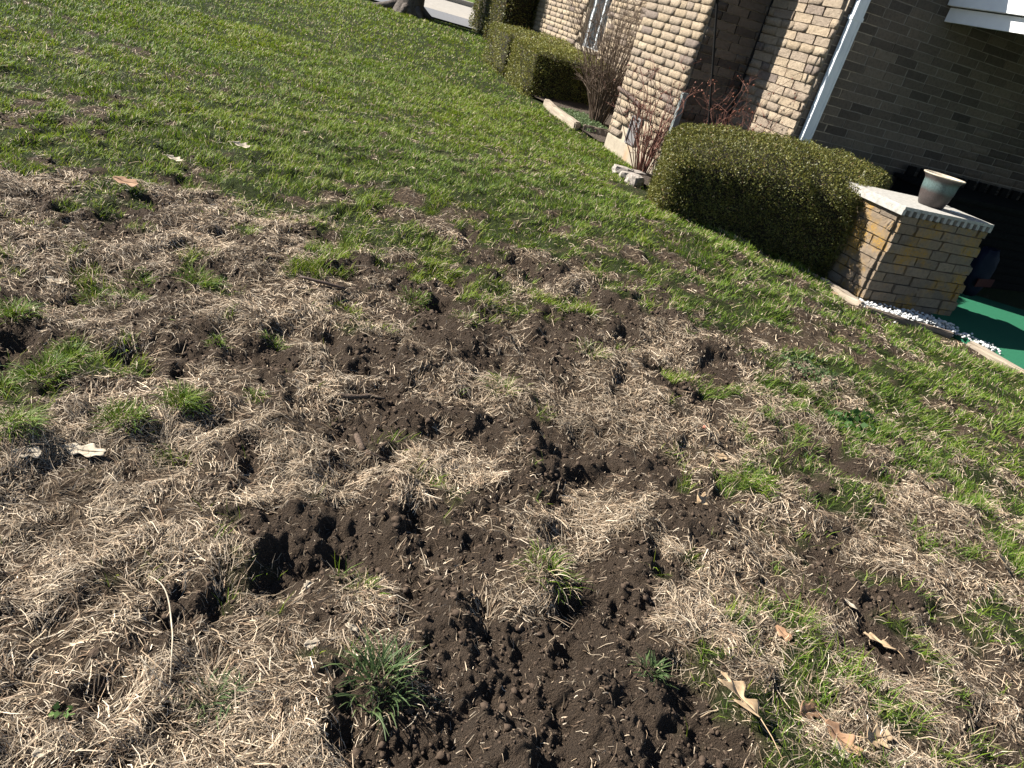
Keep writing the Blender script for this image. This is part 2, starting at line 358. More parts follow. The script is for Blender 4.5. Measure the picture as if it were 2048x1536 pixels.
def concrete_mat():
    m, nt, p = new_mat('stained_foundation')
    n = noise(nt, 12, 6, .7, 'Object'); n2 = noise(nt, 80, 4, .7, 'Object')
    c = ramp(nt, n.outputs[0], [(.3, (.20, .165, .12)), (.7, (.31, .265, .20))])
    # rust run below the vent (a stain with its own shape, local coordinates)
    tc = N(nt, 'ShaderNodeTexCoord'); sp = N(nt, 'ShaderNodeSeparateXYZ'); nt.links.new(tc.outputs['Object'], sp.inputs[0])
    a = N(nt, 'ShaderNodeMath', operation='SUBTRACT'); nt.links.new(sp.outputs[1], a.inputs[0]); a.inputs[1].default_value = .60
    b = N(nt, 'ShaderNodeMath', operation='ABSOLUTE'); nt.links.new(a.outputs[0], b.inputs[0])
    w = N(nt, 'ShaderNodeMath', operation='MULTIPLY_ADD'); nt.links.new(n2.outputs[0], w.inputs[0]); w.inputs[1].default_value = .12; nt.links.new(b.outputs[0], w.inputs[2])
    f = ramp(nt, w.outputs[0], [(.06, (1, 1, 1)), (.13, (0, 0, 0))])
    f = mixc(nt, .55, f, (0, 0, 0)); c = mixc(nt, f, c, (.36, .19, .08))
    nt.links.new(c, p.inputs['Base Color']); p.inputs['Roughness'].default_value = .92
    bump(nt, p, n2.outputs[0], .4, .004); return m
M_CONC = concrete_mat()
M_DRAIN = simple('dull_grey_drain', (.13, .15, .15), (.19, .21, .205), .5, 12, .2, .002)
M_WHITE = simple('white_painted_metal', (.50, .54, .57), (.58, .62, .64), .38, 6, .08, .002, .5)
M_BOARD = simple('white_fascia_paint', (.70, .71, .71), (.80, .80, .79), .5, 5, .1, .002, .4)
M_GLASS = simple('window_glass', (.02, .025, .03), (.035, .04, .045), .08, 3, 0, 0, .6)
M_BLACK = simple('black_iron', (.008, .008, .008), (.018, .017, .016), .85, 60, .2, .001, .08)
M_VENT = simple('grey_vent_metal', (.10, .095, .095), (.17, .16, .16), .6, 50, .25, .001, .35)
M_PIPE = simple('brown_pipe', (.05, .034, .026), (.09, .06, .045), .7, 40, .3, .001)
def wood_mat(name, a, b):
    m, nt, p = new_mat(name)
    tc = N(nt, 'ShaderNodeTexCoord'); mp = N(nt, 'ShaderNodeMapping'); mp.inputs['Scale'].default_value = (3, 45, 45)
    nt.links.new(tc.outputs['Object'], mp.inputs[0])
    n = noise(nt, 1.0, 6, .7, vec=mp.outputs[0])
    c = ramp(nt, n.outputs[0], [(.3, a), (.7, b)]); nt.links.new(c, p.inputs['Base Color'])
    p.inputs['Roughness'].default_value = .9; bump(nt, p, n.outputs[0], .7, .006); return m
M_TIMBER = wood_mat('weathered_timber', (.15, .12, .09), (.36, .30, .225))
M_TIMBERD = wood_mat('dark_timber', (.10, .075, .055), (.22, .17, .125))  # same grain as the weathered timber, in a darker brown
M_ROCK = simple('edging_stone', (.20, .175, .15), (.34, .30, .26), .92, 25, .7, .01)
M_PEBBLE = simple('white_pebble', (.36, .36, .35), (.60, .60, .58), .75, 15, .3, .003)
M_CARPET = simple('green_outdoor_carpet', (.016, .10, .052), (.024, .125, .07), .95, 120, .8, .006, .1)
M_SLAB = simple('ribbed_coping', (.21, .20, .18), (.40, .38, .345), .85, 35, .5, .003)
M_BARK = simple('tree_bark', (.045, .038, .032), (.12, .10, .085), .95, 14, 1.0, .03)
M_TWIG = simple('grey_brown_twig', (.075, .05, .036), (.20, .145, .105), .85, 20, .4, .002)
M_ROSE = simple('red_brown_cane', (.085, .035, .025), (.19, .085, .06), .75, 20, .4, .002)
M_BERRY = simple('barberry_bud', (.12, .035, .02), (.24, .085, .045), .6, 30, .1, .001)
M_STICK = simple('bark_stick', (.04, .028, .02), (.15, .105, .075), .95, 120, 1.0, .01)
M_ROAD = simple('asphalt', (.11, .112, .12), (.155, .157, .165), .9, 30, .3, .004)
M_CONCROAD = simple('concrete_paving', (.24, .22, .19), (.31, .285, .25), .92, 9, .3, .004)
M_DKROAD = simple('dark_asphalt', (.10, .10, .115), (.14, .14, .155), .9, 30, .3, .004)
M_DARKBOX = simple('black_wicker', (.005, .005, .005), (.011, .010, .010), .95, 40, .4, .003, .05)
M_BAG = simple('blue_bag_plastic', (.004, .005, .014), (.008, .010, .022), .7, 12, .6, .01, .1)
M_RED = simple('red_bag_print', (.035, .006, .006), (.05, .01, .008), .7, 12, .3, .005, .1)
M_ROOF = simple('roof_shingle', (.07, .065, .06), (.12, .11, .10), .95, 20, .5, .006)
M_CORE = simple('hedge_branch_core', (.012, .011, .007), (.028, .022, .013), .95, 25, .8, .02)
M_SOILBED = simple('bed_mulch', (.030, .022, .016), (.075, .055, .04), .95, 40, 1.0, .02)

# ================================================================== THE SETTING
# lawn: one sheet, fine close to the camera, reaching the horizon
def build_lawn():
    th1 = np.linspace(-54, 56, 470)
    th = np.radians(np.concatenate([np.linspace(-110, -55, 22), th1, np.linspace(57, 112, 22)]))
    r = [.35]
    while r[-1] < 5.2: r.append(r[-1] * 1.0062)
    while r[-1] < 12: r.append(r[-1] * 1.02)
    while r[-1] < 220: r.append(r[-1] * 1.07)
    r = np.array(r)
    TH, RR = np.meshgrid(th, r)
    X = np.sin(TH) * RR; Y = np.cos(TH) * RR
    g, d, s = cover(X, Y)
    Z = hz(X, Y) + detail(X, Y, s)
    nr, nt_ = X.shape
    V = np.stack([X.ravel(), Y.ravel(), Z.ravel()], 1)
    i = np.arange(nr * nt_).reshape(nr, nt_)
    F = np.stack([i[:-1, :-1].ravel(), i[:-1, 1:].ravel(), i[1:, 1:].ravel(), i[1:, :-1].ravel()], 1)
    me = mesh_np('lawn', V, F, M_GROUND, attrs={'soil': s.ravel(), 'green': g.ravel()}, smooth=True)
    o = obj('lawn', me); tag(o, 'sloping lawn, lush above and dug up to bare soil in front', kind='structure')
build_lawn()

def ribbons(name, base, az, kap, e0, e1, ln, wd, nseg, cols, mat, taper=.25, lift=None, tipcol=None, follow=False):
    n = len(base); t = np.linspace(0, 1, nseg + 1)
    P = np.zeros((n, nseg + 1, 3)); P[:, 0] = base
    dirs = np.zeros((n, nseg + 1, 2))
    for k in range(nseg + 1):
        a = az + kap * t[k]; e = e0 + (e1 - e0) * t[k]
        dirs[:, k, 0] = np.cos(a); dirs[:, k, 1] = np.sin(a)
        if k < nseg:
            tm = (t[k] + t[k + 1]) / 2; a = az + kap * tm; e = e0 + (e1 - e0) * tm; s = ln / nseg
            P[:, k + 1, 0] = P[:, k, 0] + np.cos(a) * np.cos(e) * s
            P[:, k + 1, 1] = P[:, k, 1] + np.sin(a) * np.cos(e) * s
            P[:, k + 1, 2] = P[:, k, 2] + np.sin(e) * s
    if follow:
        gx = ground(P[:, :, 0].ravel(), P[:, :, 1].ravel()).reshape(n, nseg + 1)
        P[:, :, 2] = gx + np.maximum(P[:, :, 2] - base[:, None, 2], 0) + (lift[:, None] if lift is not None else .002)
    roll = RS.uniform(-.9, .9, n)
    ww = wd[:, None] * (1 - (1 - taper) * t[None, :] ** 1.5) * .5
    ux = -dirs[:, :, 1] * np.cos(roll)[:, None] * ww; uy = dirs[:, :, 0] * np.cos(roll)[:, None] * ww; uz = np.sin(roll)[:, None] * ww
    U = np.stack([ux, uy, uz], 2)
    V = np.stack([P - U, P + U], 2).reshape(n * (nseg + 1) * 2, 3)
    b = (np.arange(n) * (nseg + 1) * 2)[:, None]
    q = np.concatenate([np.array([[2 * k, 2 * k + 1, 2 * k + 3, 2 * k + 2]]) for k in range(nseg)], 0)
    F = (b[:, :, None] + q[None]).reshape(-1, 4)
    C = np.repeat(cols[:, None, :], (nseg + 1) * 2, 1)
    if tipcol is not None:
        tt = np.repeat(t, 2)[None, :, None] ** 1.6
        C = C * (1 - tt) + tipcol[:, None, :] * tt
    return mesh_np(name, V, F, mat, cols=C.reshape(-1, 3))

# footprint of beds, paving and house where no grass grows (house coordinates)
def grass_ok(x, y):
    dx = x - O.x; dy = y - O.y
    r = dx * RV.x + dy * RV.y; l = dx * LV.x + dy * LV.y
    bad = ((r > -.02) & (l > -1) & (l < 1.2)) | ((l >= 1.2) & (r > -.02 + .0 * l) & (l < 2.8)) | ((l >= 2.8) & (l < 5.2) & (r > -.16)) | ((l >= 5.2) & (r > .42))
    fl = np.interp(r, [-1.0, .42], [-1.68, -2.0])
    bad |= (r > -.92) & (l > fl - .0) & (l < -.75) & (r < 1.3)
    bad |= (r > -.45) & (l > -.8) & (l < .1)
    edge = np.interp(-l, [1.9, 2.1, 2.42, 2.62, 2.85, 3.2, 4.5, 6], [.2, .20, .22, .50, .95, 1.02, 1.35, 1.7])
    bad |= (l < -1.9) & (r > edge - .03)
    bad |= (r > .35) & (l > -2.35) & (l < 1.2)
    bad |= y > 14.2
    bad |= (x + 3.5) ** 2 + (y - 14.1) ** 2 < .05
    return ~bad

def wedge(n, r0, r1, a0=-50, a1=52, pw=1.0):
    u = RS.rand(n); r = np.sqrt(r0 ** 2 + (r1 ** 2 - r0 ** 2) * u)
    a = np.radians(RS.uniform(a0, a1, n))
    return np.sin(a) * r, np.cos(a) * r, r
def pal(n, cs, jitter=.18):
    cs = np.array(cs); k = RS.randint(0, len(cs), n); m = RS.rand(n, 1)
    k2 = RS.randint(0, len(cs), n)
    c = cs[k] * m + cs[k2] * (1 - m)
    return c * RS.uniform(1 - jitter, 1 + jitter, (n, 1))
GREEN = [(.076, .142, .010), (.102, .175, .011), (.132, .200, .015), (.050, .105, .012), (.150, .192, .018)]
STRAW = [(.54, .43, .30), (.42, .32, .21), (.30, .21, .135), (.64, .54, .41), (.21, .14, .09), (.50, .41, .30)]

def build_green():
    X = []; Y = []; RRr = []
    for (n, r0, r1, a0, a1) in ((120000, .8, 3.2, -52, 52), (180000, 2.6, 5.5, -46, 50), (170000, 5.5, 9, -42, 30), (90000, 9, 14.6, -40, 14)):
        x, y, r = wedge(n, r0, r1, a0, a1); X.append(x); Y.append(y); RRr.append(r)
    x = np.concatenate(X); y = np.concatenate(Y); r = np.concatenate(RRr)
    g, d, s = cover(x, y)
    cl = fbm(x * 9, y * 9, 61, 2)
    keep = (RS.rand(len(x)) < g * np.clip(.35 + (cl - .3) * 2.2, .25, 1)) & grass_ok(x, y)
    x, y, r, g, cl = x[keep], y[keep], r[keep], g[keep], cl[keep]
    n = len(x); print('green blades', n)
    z = ground(x, y) - .004
    tone = fbm(x * .9, y * .9, 71, 3)
    az = RS.uniform(0, 2 * math.pi, n) * .7 + fbm(x * 2.5, y * 2.5, 81, 2) * 9
    sz = (.55 + .9 * np.clip(cl - .2, 0, .7))
    ln = RS.uniform(.030, .058, n) * sz * np.where(r < 3.0, 1.15, 1.0)
    wd = np.maximum(RS.uniform(.0014, .0028, n), .00088 * r)
    c = pal(n, GREEN, .25)
    c[:, 0] *= .8 + .55 * tone; c[:, 1] *= .85 + .3 * tone
    dry = RS.rand(n) < (.09 + .14 * (1 - g) + .06 * (x > .6))
    c[x > .7] *= np.array([.80, .90, 1.15])
    c[dry] = pal(int(dry.sum()), STRAW[:4], .2) * .85
    tip = c * 1.25 + np.array([.02, .012, .004])
    me = ribbons('living_grass', np.stack([x, y, z], 1), az, RS.uniform(-.9, .9, n), RS.uniform(.85, 1.5, n), RS.uniform(-.1, .95, n), ln, wd, 2, c, M_BLADE, .15, tipcol=tip)
    tag(obj('living_grass', me), 'short living green grass covering the lawn', 'grass', kind='stuff')
build_green()

def build_straw():
    X = []; Y = []; RRr = []
    for (n, r0, r1, a0, a1) in ((290000, .75, 1.8, -54, 52), (290000, 1.8, 3.6, -48, 52), (120000, 3.6, 6.5, -44, 48), (40000, 6.5, 11, -42, 20)):
        x, y, r = wedge(n, r0, r1, a0, a1); X.append(x); Y.append(y); RRr.append(r)
    x = np.concatenate(X); y = np.concatenate(Y); r = np.concatenate(RRr)
    g, d, s = cover(x, y)
    cl = fbm(x * 8, y * 8, 91, 3)
    clump = np.clip((cl - .38) * 4.0, 0, 1)
    keep = (RS.rand(len(x)) < np.clip(d * (.20 + .45 * clump + .25 * (r > 1.7)) + s * (.022 + .04 * (r > 1.7)) + g * .08, 0, 1)) & grass_ok(x, y)
    x, y, r, cl = x[keep], y[keep], r[keep], cl[keep]
    n = len(x); print('straw', n)
    z = ground(x, y)
    sw = fbm(x * 6, y * 6, 101, 2)
    az = sw * 16 + RS.normal(0, .75, n)
    bare = s[keep]; short = RS.rand(n) < .62 + .33 * bare
    ln = np.where(short, RS.uniform(.006, .020, n), RS.uniform(.020, .058, n))
    wd = np.maximum(.0006 + .0020 * RS.rand(n) ** 2.4, .00072 * r)
    e0 = RS.uniform(.0, .85, n) * (.4 + cl); e1 = RS.uniform(-.9, -.05, n)
    lift = np.abs(RS.normal(0, 1, n)) * .0065 * np.clip((cl - .3) * 4, .1, 1.6)
    tone = fbm(x * 4, y * 4, 111, 3)
    c = pal(n, STRAW, .28) * (.55 + .8 * tone)[:, None]
    dk = RS.rand(n) < .50
    c[dk] *= RS.uniform(.25, .65, (int(dk.sum()), 1))
    me = ribbons('dead_grass', np.stack([x, y, z], 1), az, RS.normal(0, .6, n), e0, e1, ln, wd, 2, c, M_STRAW, .45, lift=lift, follow=True)
    tag(obj('dead_grass', me), 'matted pale dead grass lying over the dug-up turf', 'dead grass', kind='stuff')
build_straw()

# soil clods and crumbs
def lumps_mesh(name, x, y, z, size, mat, sub=1, sq=(.6, 1.0), sink=.3, rs=RS):
    bm = bmesh.new(); bmesh.ops.create_icosphere(bm, subdivisions=sub, radius=1)
    bv = np.array([v.co[:] for v in bm.verts]); bf = np.array([[v.index for v in f.verts] for f in bm.faces]); bm.free()
    n = len(x); nv = len(bv)
    rnd = 1 + rs.uniform(-.42, .42, (n, nv, 1))
    V = bv[None] * rnd
    a = rs.uniform(0, 6.283, n); ca, sa = np.cos(a)[:, None], np.sin(a)[:, None]
    sc = np.stack([size * rs.uniform(.7, 1.3, n), size * rs.uniform(.7, 1.2, n), size * rs.uniform(sq[0], sq[1], n)], 1)
    V = V * sc[:, None, :]
    vx = V[:, :, 0] * ca - V[:, :, 1] * sa; vy = V[:, :, 0] * sa + V[:, :, 1] * ca
    V = np.stack([vx + x[:, None], vy + y[:, None], V[:, :, 2] + (z + size * sink)[:, None]], 2).reshape(-1, 3)
    F = (np.arange(n)[:, None, None] * nv + bf[None]).reshape(-1, 3)
    return mesh_np(name, V, F, mat, smooth=False)
def build_clods():
    x, y, r = wedge(26000, .8, 4.6, -52, 50)
    g, d, s = cover(x, y); cl = fbm(x * 7, y * 7, 121, 2)
    k = RS.rand(len(x)) < s * np.clip((cl - .36) * 4.5, .05, 1); x, y, r = x[k], y[k], r[k]
    size = .0022 + .007 * RS.rand(len(x)) ** 3.5 + .0010 * r
    tag(obj('soil_clods', lumps_mesh('soil_clods', x, y, ground(x, y), size, M_CLOD, 1, (.45, .85), .15)),
        'dark crumbly soil clods scattered over the bare patches', 'soil', kind='stuff')
    x, y, r = wedge(56000, .8, 3.4, -52, 50)
    g, d, s = cover(x, y)
    k = RS.rand(len(x)) < s * .6 + .02; x, y = x[k], y[k]
    tag(obj('soil_crumbs', lumps_mesh('soil_crumbs', x, y, ground(x, y), RS.uniform(.0012, .0036, len(x)), M_CLOD, 1, (.6, 1.0), .4)),
        'fine crumbs of earth strewn over soil and dead grass', 'soil', kind='stuff')
    print('clods', len(size), len(x))
build_clods()

# ---------------------------------------------------------------- street beyond the lawn
def sheet(name, pts, zf, mat, label, dz=0.0, sub=24):
    """flat strip between two polylines, following the slope"""
    V = []; F = []
    for (a, b) in pts:
        for t in (0, 1):
            p = Vector(a) * (1 - t) + Vector(b) * t
            V.append((p.x, p.y, zf(p.x, p.y) + dz))
    n = len(pts)
    for i in range(n - 1): F.append((2 * i, 2 * i + 1, 2 * i + 3, 2 * i + 2))
    o = obj(name, mesh_np(name, np.array(V), np.array(F), mat)); tag(o, label, kind='structure'); return o
ROADZ = lambda x, y: 0.39 + 0.05 * (y - 14.2)
def strip(y0, y1, k0=-.02):
    return [((x, y0 + k0 * (x + 2.3)), (x, y1 + k0 * (x + 2.3))) for x in (-45, -20, -8, -4, 0, 5, 20, 40)]
sheet('road', strip(14.3, 15.55), ROADZ, M_ROAD, 'grey asphalt edge of the street beyond the lawn', .030)
sheet('road', strip(15.60, 18.1), ROADZ, M_CONCROAD, 'pale concrete street lane beyond the asphalt edge', .026)
sheet('road', strip(15.55, 15.60), ROADZ, M_DKROAD, 'dark joint line along the street', .022)
def kerb():
    bm = bmesh.new(); box_bm(bm, -45, 40, 0, .16, 0, .13, .02)
    o = obj('kerb', bm_mesh('kerb', bm, M_CONCROAD)); o.location = (0, 18.1, ROADZ(0, 18.1)); o.rotation_euler = (0, 0, -.02)
    tag(o, 'concrete kerb along the far side of the street', kind='structure')
kerb()
def drive():
    V = [(-5.6, 18.3), (-3.95, 18.3), (-4.6, 27), (-7.4, 27)]
    me = mesh_np('driveway', np.array([(x, y, float(hz(x, y)) + .12) for x, y in V]), np.array([[0, 1, 2, 3]]), M_DKROAD)
    tag(obj('driveway', me), 'dark asphalt driveway across the street', kind='structure')
drive()
def verge():
    xs = np.linspace(-20, 12, 33); ys = np.linspace(18.28, 30, 14); X, Y = np.meshgrid(xs, ys)
    i = np.arange(X.size).reshape(X.shape)
    F = np.stack([i[:-1, :-1].ravel(), i[:-1, 1:].ravel(), i[1:, 1:].ravel(), i[1:, :-1].ravel()], 1)
    m = simple('far_grass', (.07, .11, .02), (.12, .16, .035), .9, 30, .8, .03, .1)
    o = obj('far_lawn', mesh_np('far_lawn', np.stack([X.ravel(), Y.ravel(), hz(X, Y).ravel() + .08], 1), F, m)); tag(o, 'green lawn across the street', kind='structure')
verge()

# ---------------------------------------------------------------- the brick house
HOUSE = empty('brick_house', tuple(O), AZ)
tag(HOUSE, 'tan brick house with stepped side walls, white downspouts and porch eave', 'house')
rng = random.Random(11)
def brick_proto(seed, rough):
    r = random.Random(seed); bm = bmesh.new(); nx, nz = 5, 3
    g = [[None] * nz for _ in range(nx)]
    for i in range(nx):
        for k in range(nz):
            x = i / (nx - 1) - .5; z = k / (nz - 1) - .5
            edge = i in (0, nx - 1) or k in (0, nz - 1)
            y = -.5 - (r.uniform(.25, .9) if edge else r.uniform(.3, .95)) * rough * .6
            jx = r.uniform(-.02, .02) if not edge else (0.012 if i == 0 else (-.012 if i == nx - 1 else 0)) * r.random() * 2
            jz = r.uniform(-.05, .05) if edge else r.uniform(-.1, .1)
            g[i][k] = bm.verts.new((x + jx, y, z + jz * .6))
    for i in range(nx - 1):
        for k in range(nz - 1): bm.faces.new((g[i][k], g[i + 1][k], g[i + 1][k + 1], g[i][k + 1]))
    ring = [g[i][0] for i in range(nx)] + [g[nx - 1][k] for k in range(1, nz)] + [g[i][nz - 1] for i in range(nx - 2, -1, -1)] + [g[0][k] for k in range(nz - 2, 0, -1)]
    back = [bm.verts.new((v.co.x, .5, v.co.z)) for v in ring]
    for j in range(len(ring)):
        j2 = (j + 1) % len(ring); bm.faces.new((ring[j], back[j], back[j2], ring[j2]))
    bmesh.ops.recalc_face_normals(bm, faces=bm.faces[:])
    return bm
def proto_set(mat, rough, n=9, s0=0):
    out = []
    for s in range(n):
        me = bm_mesh('brick', brick_proto(s + s0, rough), mat); out.append(me)
    return out
P_ROUGH = proto_set(M_BRICK, 1.0, 10, 0)
P_SMOOTH = proto_set(M_BRICK_SHADE, .22, 8, 50)
P_ROUGHD = proto_set(M_BRICK_SHADE, .5, 8, 80)
P_LICH = proto_set(M_BRICKL, .8, 8, 100)
PITCH_C = .0672
def project(p):
    v = p - Vector((0, 0, CAM_H)); d = v.dot(fw)
    if d < .1: return None
    return (.5 + v.dot(cx) / d * 1480 / 2048, .5 - v.dot(cy) / d * 1480 / 1536, d)
def lay(a0, a1, z0, z1, fn, holes=(), bl=.215, mix=(.55, .8, 1, 1, 1.05, 1.25), off=0.0):
    """brick positions on a wall; fn(a, z) -> local house position"""
    out = []; row = 0; z = z0
    while z < z1 - .02:
        a = a0 - (rng.uniform(.0, bl) if row % 2 else rng.uniform(0, .1)) - off
        while a < a1:
            l = bl * rng.choice(mix); s, e = max(a, a0), min(a + l, a1)
            if e - s > .03 and not any(e > h[0] + .01 and s < h[1] - .01 and z + PITCH_C > h[2] and z < h[3] for h in holes):
                out.append(((s + e) / 2, z + PITCH_C / 2, e - s - .006, PITCH_C - .0065, row))
            a += l
        z += PITCH_C; row += 1
    return out
ALLB = []   # (wall, local pos, phi, length, height, depth, protos)
def wall_part(name, x0, x1, y0, y1, z0, z1, mat, label):
    o = box(name, x0, x1, y0, y1, z0, z1, mat, HOUSE, 0)
    if label: o['label'] = label
    return o
WTOP = 2.45
holeV = [(.50, .70, .19, .45)]
# A: sunlit side wall near the corner; B: second sunlit side; recess and C face the camera in shade; F: far sunlit side
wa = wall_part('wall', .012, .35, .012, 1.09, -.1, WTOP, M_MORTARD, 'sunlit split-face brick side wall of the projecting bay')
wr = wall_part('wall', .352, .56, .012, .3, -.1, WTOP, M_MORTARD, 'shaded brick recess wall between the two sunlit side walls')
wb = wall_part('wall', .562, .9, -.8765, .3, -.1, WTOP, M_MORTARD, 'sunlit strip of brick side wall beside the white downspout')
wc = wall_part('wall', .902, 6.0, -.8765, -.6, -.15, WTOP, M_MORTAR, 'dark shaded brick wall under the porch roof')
WIN = (3.98, 4.68, .70, 2.0)
def wf_build():
    bm = bmesh.new(); w0, w1, z0, z1 = WIN
    for (y0, y1, p, q) in ((1.1, w0, -.1, WTOP), (w1, 9.5, -.1, WTOP), (w0, w1, -.1, z0), (w0, w1, z1, WTOP)): box_bm(bm, 1.012, 1.5, y0, y1, p, q, 0)
    o = obj('wall', bm_mesh('wall', bm, M_MORTARD), HOUSE); o['label'] = 'far sunlit brick side wall with a window behind the hedges'; return o
wf = wf_build()
def put(wall, bricks, pos, phi, depth, protos):
    for (a, z, l, h, row) in bricks:
        ALLB.append((wall, pos(a, z), phi, l, h, depth, protos))
put(wa, lay(0, 1.1, .20, WTOP, None, holeV), lambda a, z: Vector((.004, a, z)), -math.pi / 2, .02, P_ROUGH)
put(wb, lay(-.878, 0, .12, WTOP, None), lambda a, z: Vector((.552, a, z)), -math.pi / 2, .02, P_ROUGH)
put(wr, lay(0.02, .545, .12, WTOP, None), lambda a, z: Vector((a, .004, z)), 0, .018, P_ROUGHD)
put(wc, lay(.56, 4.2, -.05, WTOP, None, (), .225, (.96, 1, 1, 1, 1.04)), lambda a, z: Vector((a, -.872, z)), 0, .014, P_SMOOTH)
put(wf, lay(1.1, 9.0, .05, WTOP, None, [WIN]), lambda a, z: Vector((1.002, a, z)), -math.pi / 2, .02, P_ROUGH)
HM = Matrix.Translation(O) @ Matrix.Rotation(AZ, 4, 'Z')
def barea(b):
    c = HM @ b[1]; q = project(c)
    if not q or not (-.02 < q[0] < 1.02 and -.02 < q[1] < 1.02): return 0
    n = (HM.to_3x3() @ Matrix.Rotation(b[2], 3, 'Z') @ Vector((0, -1, 0))); v = (Vector((0, 0, CAM_H)) - c).normalized()
    a = max(0, n.dot(v)) * b[3] * b[4] / q[2] ** 2
    if b[0] is wf: a *= .3
    if b[1].z < .35 and b[0] in (wb, wr, wc): a *= .1
    return a
ALLB.sort(key=barea, reverse=True)
for b in ALLB[:300]:
    o = obj('brick', rng.choice(b[6]), b[0])
    o.location = b[1]; o.rotation_euler = (rng.uniform(-.012, .012), 0, b[2] + rng.uniform(-.01, .01)); o.scale = (b[3], b[5] * rng.uniform(.75, 1.3), b[4])
def join_bricks(name, lst, parent, label=None):
    V = []; F = []; base = 0; mats = lst[0][6][0].materials[0]
    cache = {}
    for b in lst:
        me = rng.choice(b[6])
        if me.name not in cache:
            vs = np.array([v.co[:] for v in me.vertices]); cache[me.name] = (vs, [tuple(p.vertices) for p in me.polygons])
        vs, fs = cache[me.name]
        c, s = math.cos(b[2]), math.sin(b[2]); v = vs * np.array([b[3], b[5] * rng.uniform(.75, 1.3), b[4]])
        v = np.stack([v[:, 0] * c - v[:, 1] * s, v[:, 0] * s + v[:, 1] * c, v[:, 2]], 1) + np.array(b[1][:])
        V.append(v); F += [tuple(i + base for i in f) for f in fs]; base += len(vs)
    o = obj(name, mesh_np(name, np.concatenate(V), np.array(F), mats), parent); o['kind'] = 'stuff'
    return o
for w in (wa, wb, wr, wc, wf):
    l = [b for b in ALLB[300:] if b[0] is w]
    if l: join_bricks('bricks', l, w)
fnd = box('foundation', -.012, .30, .0, 1.10, -.25, .195, M_CONC, HOUSE, .02)
fnd['label'] = 'rust-stained concrete foundation below the vent'
box('foundation', .55, .9, -.875, .0, -.25, .115, M_CONC, HOUSE, .01)
# crawl-space vent with a brown pipe elbow above it
vent = empty('vent'); vent.parent = HOUSE; vent['label'] = 'dark grey metal foundation vent'
def vpart(n, a0, a1, z0, z1, d, m): return box(n, -d, .02, a0, a1, z0, z1, m, vent, .003)
vpart('vent_plate', .520, .680, .205, .44, .006, M_VENT)
for (a0, a1, z0, z1) in ((.505, .522, .195, .45), (.678, .695, .195, .45), (.522, .678, .195, .212), (.522, .678, .433, .45)): vpart('vent_frame', a0, a1, z0, z1, .022, M_VENT)
vpart('vent_slot', .590, .606, .30, .43, .0075, M_BLACK)
vpart('caulk_edge', .696, .708, .19, .40, .010, M_BOARD)
tube('pipe', [(-.03, 1.10, .62), (-.035, .85, .60), (-.035, .62, .565), (-.035, .59, .55), (-.03, .585, .52), (-.02, .585, .42)], [.020, .020, .020, .018, .014, .012], M_PIPE, HOUSE)
# short wall drain at the near corner
dr = box('downspout', -.016, .040, -.042, -.004, .0, .80, M_DRAIN, HOUSE, .008); dr['label'] = 'pale metal drain pipe at the bay corner behind the hedge'
tube('cable', [(.535, -.012, -.05), (.535, -.012, 2.4)], .011, M_BLACK, HOUSE)
# large white downspout: rectangular, with a folded seam and strap
ds = empty('downspout'); ds.parent = HOUSE; ds['label'] = 'tall white rectangular downspout on the porch wall corner'
def dsb():
    bm = bmesh.new(); x0, x1, y0, y1 = .605, .700, -.932, -.888
    box_bm(bm, x0, x1, y0, y1, -.05, 2.4, .008)
    return obj('pipe', bm_mesh('pipe', bm, M_WHITE, False), ds)
dsb()
for z in (.62, 1.62): box('strap', .600, .705, -.9355, -.880, z, z + .028, M_WHITE, ds, .002)
for xx in (.630, .676): box('seam', xx - .002, xx + .002, -.9345, -.9315, -.05, 2.4, M_WHITE, ds, 0)
# window in the far wall
win = empty('window'); win.parent = HOUSE; win['label'] = 'white framed window in the far sunlit wall'
a0, a1, z0, z1 = WIN
box('pane', 1.110, 1.118, a0, a1, z0, z1, M_GLASS, win, 0)
for (p, q, s, t) in ((a0, a0 + .07, z0, z1), (a1 - .09, a1, z0, z1), (a0 + .07, a1 - .09, z0, z0 + .06), (a0 + .07, a1 - .09, z1 - .06, z1), (4.27, 4.31, z0 + .06, z1 - .06)):
    box('window_frame', 1.07, 1.122, p, q, s, t, M_WHITE, win, .004)
box('sill', .965, 1.10, a0 + .004, a1 - .004, z0 + .002, z0 + .05, M_CONC, win, .006)
# porch roof: eave boards run towards the street side, lit below by the low sun
por = empty('porch_roof'); por.parent = HOUSE; por['label'] = 'white porch eave with two fascia boards'
box('fascia_board', 1.50, 1.525, -4.6, -.885, 1.805, 1.905, M_BOARD, por, .003)
box('fascia_board', 1.455, 1.498, -4.6, -.885, 1.912, 2.09, M_BOARD, por, .003)
box('trim_board', .72, 1.45, -.93, -.884, 2.06, 2.16, M_BOARD, por, .003)
box('roof_deck', 1.53, 6.2, -4.6, -.885, 1.93, 2.06, M_ROOF, por, 0)
box('roof_cover', 1.44, 6.2, -4.62, -.6, 2.095, 2.16, M_ROOF, por, 0)
box('post', 1.62, 1.74, -4.5, -4.38, -.1, 1.93, M_BOARD, por, .004)
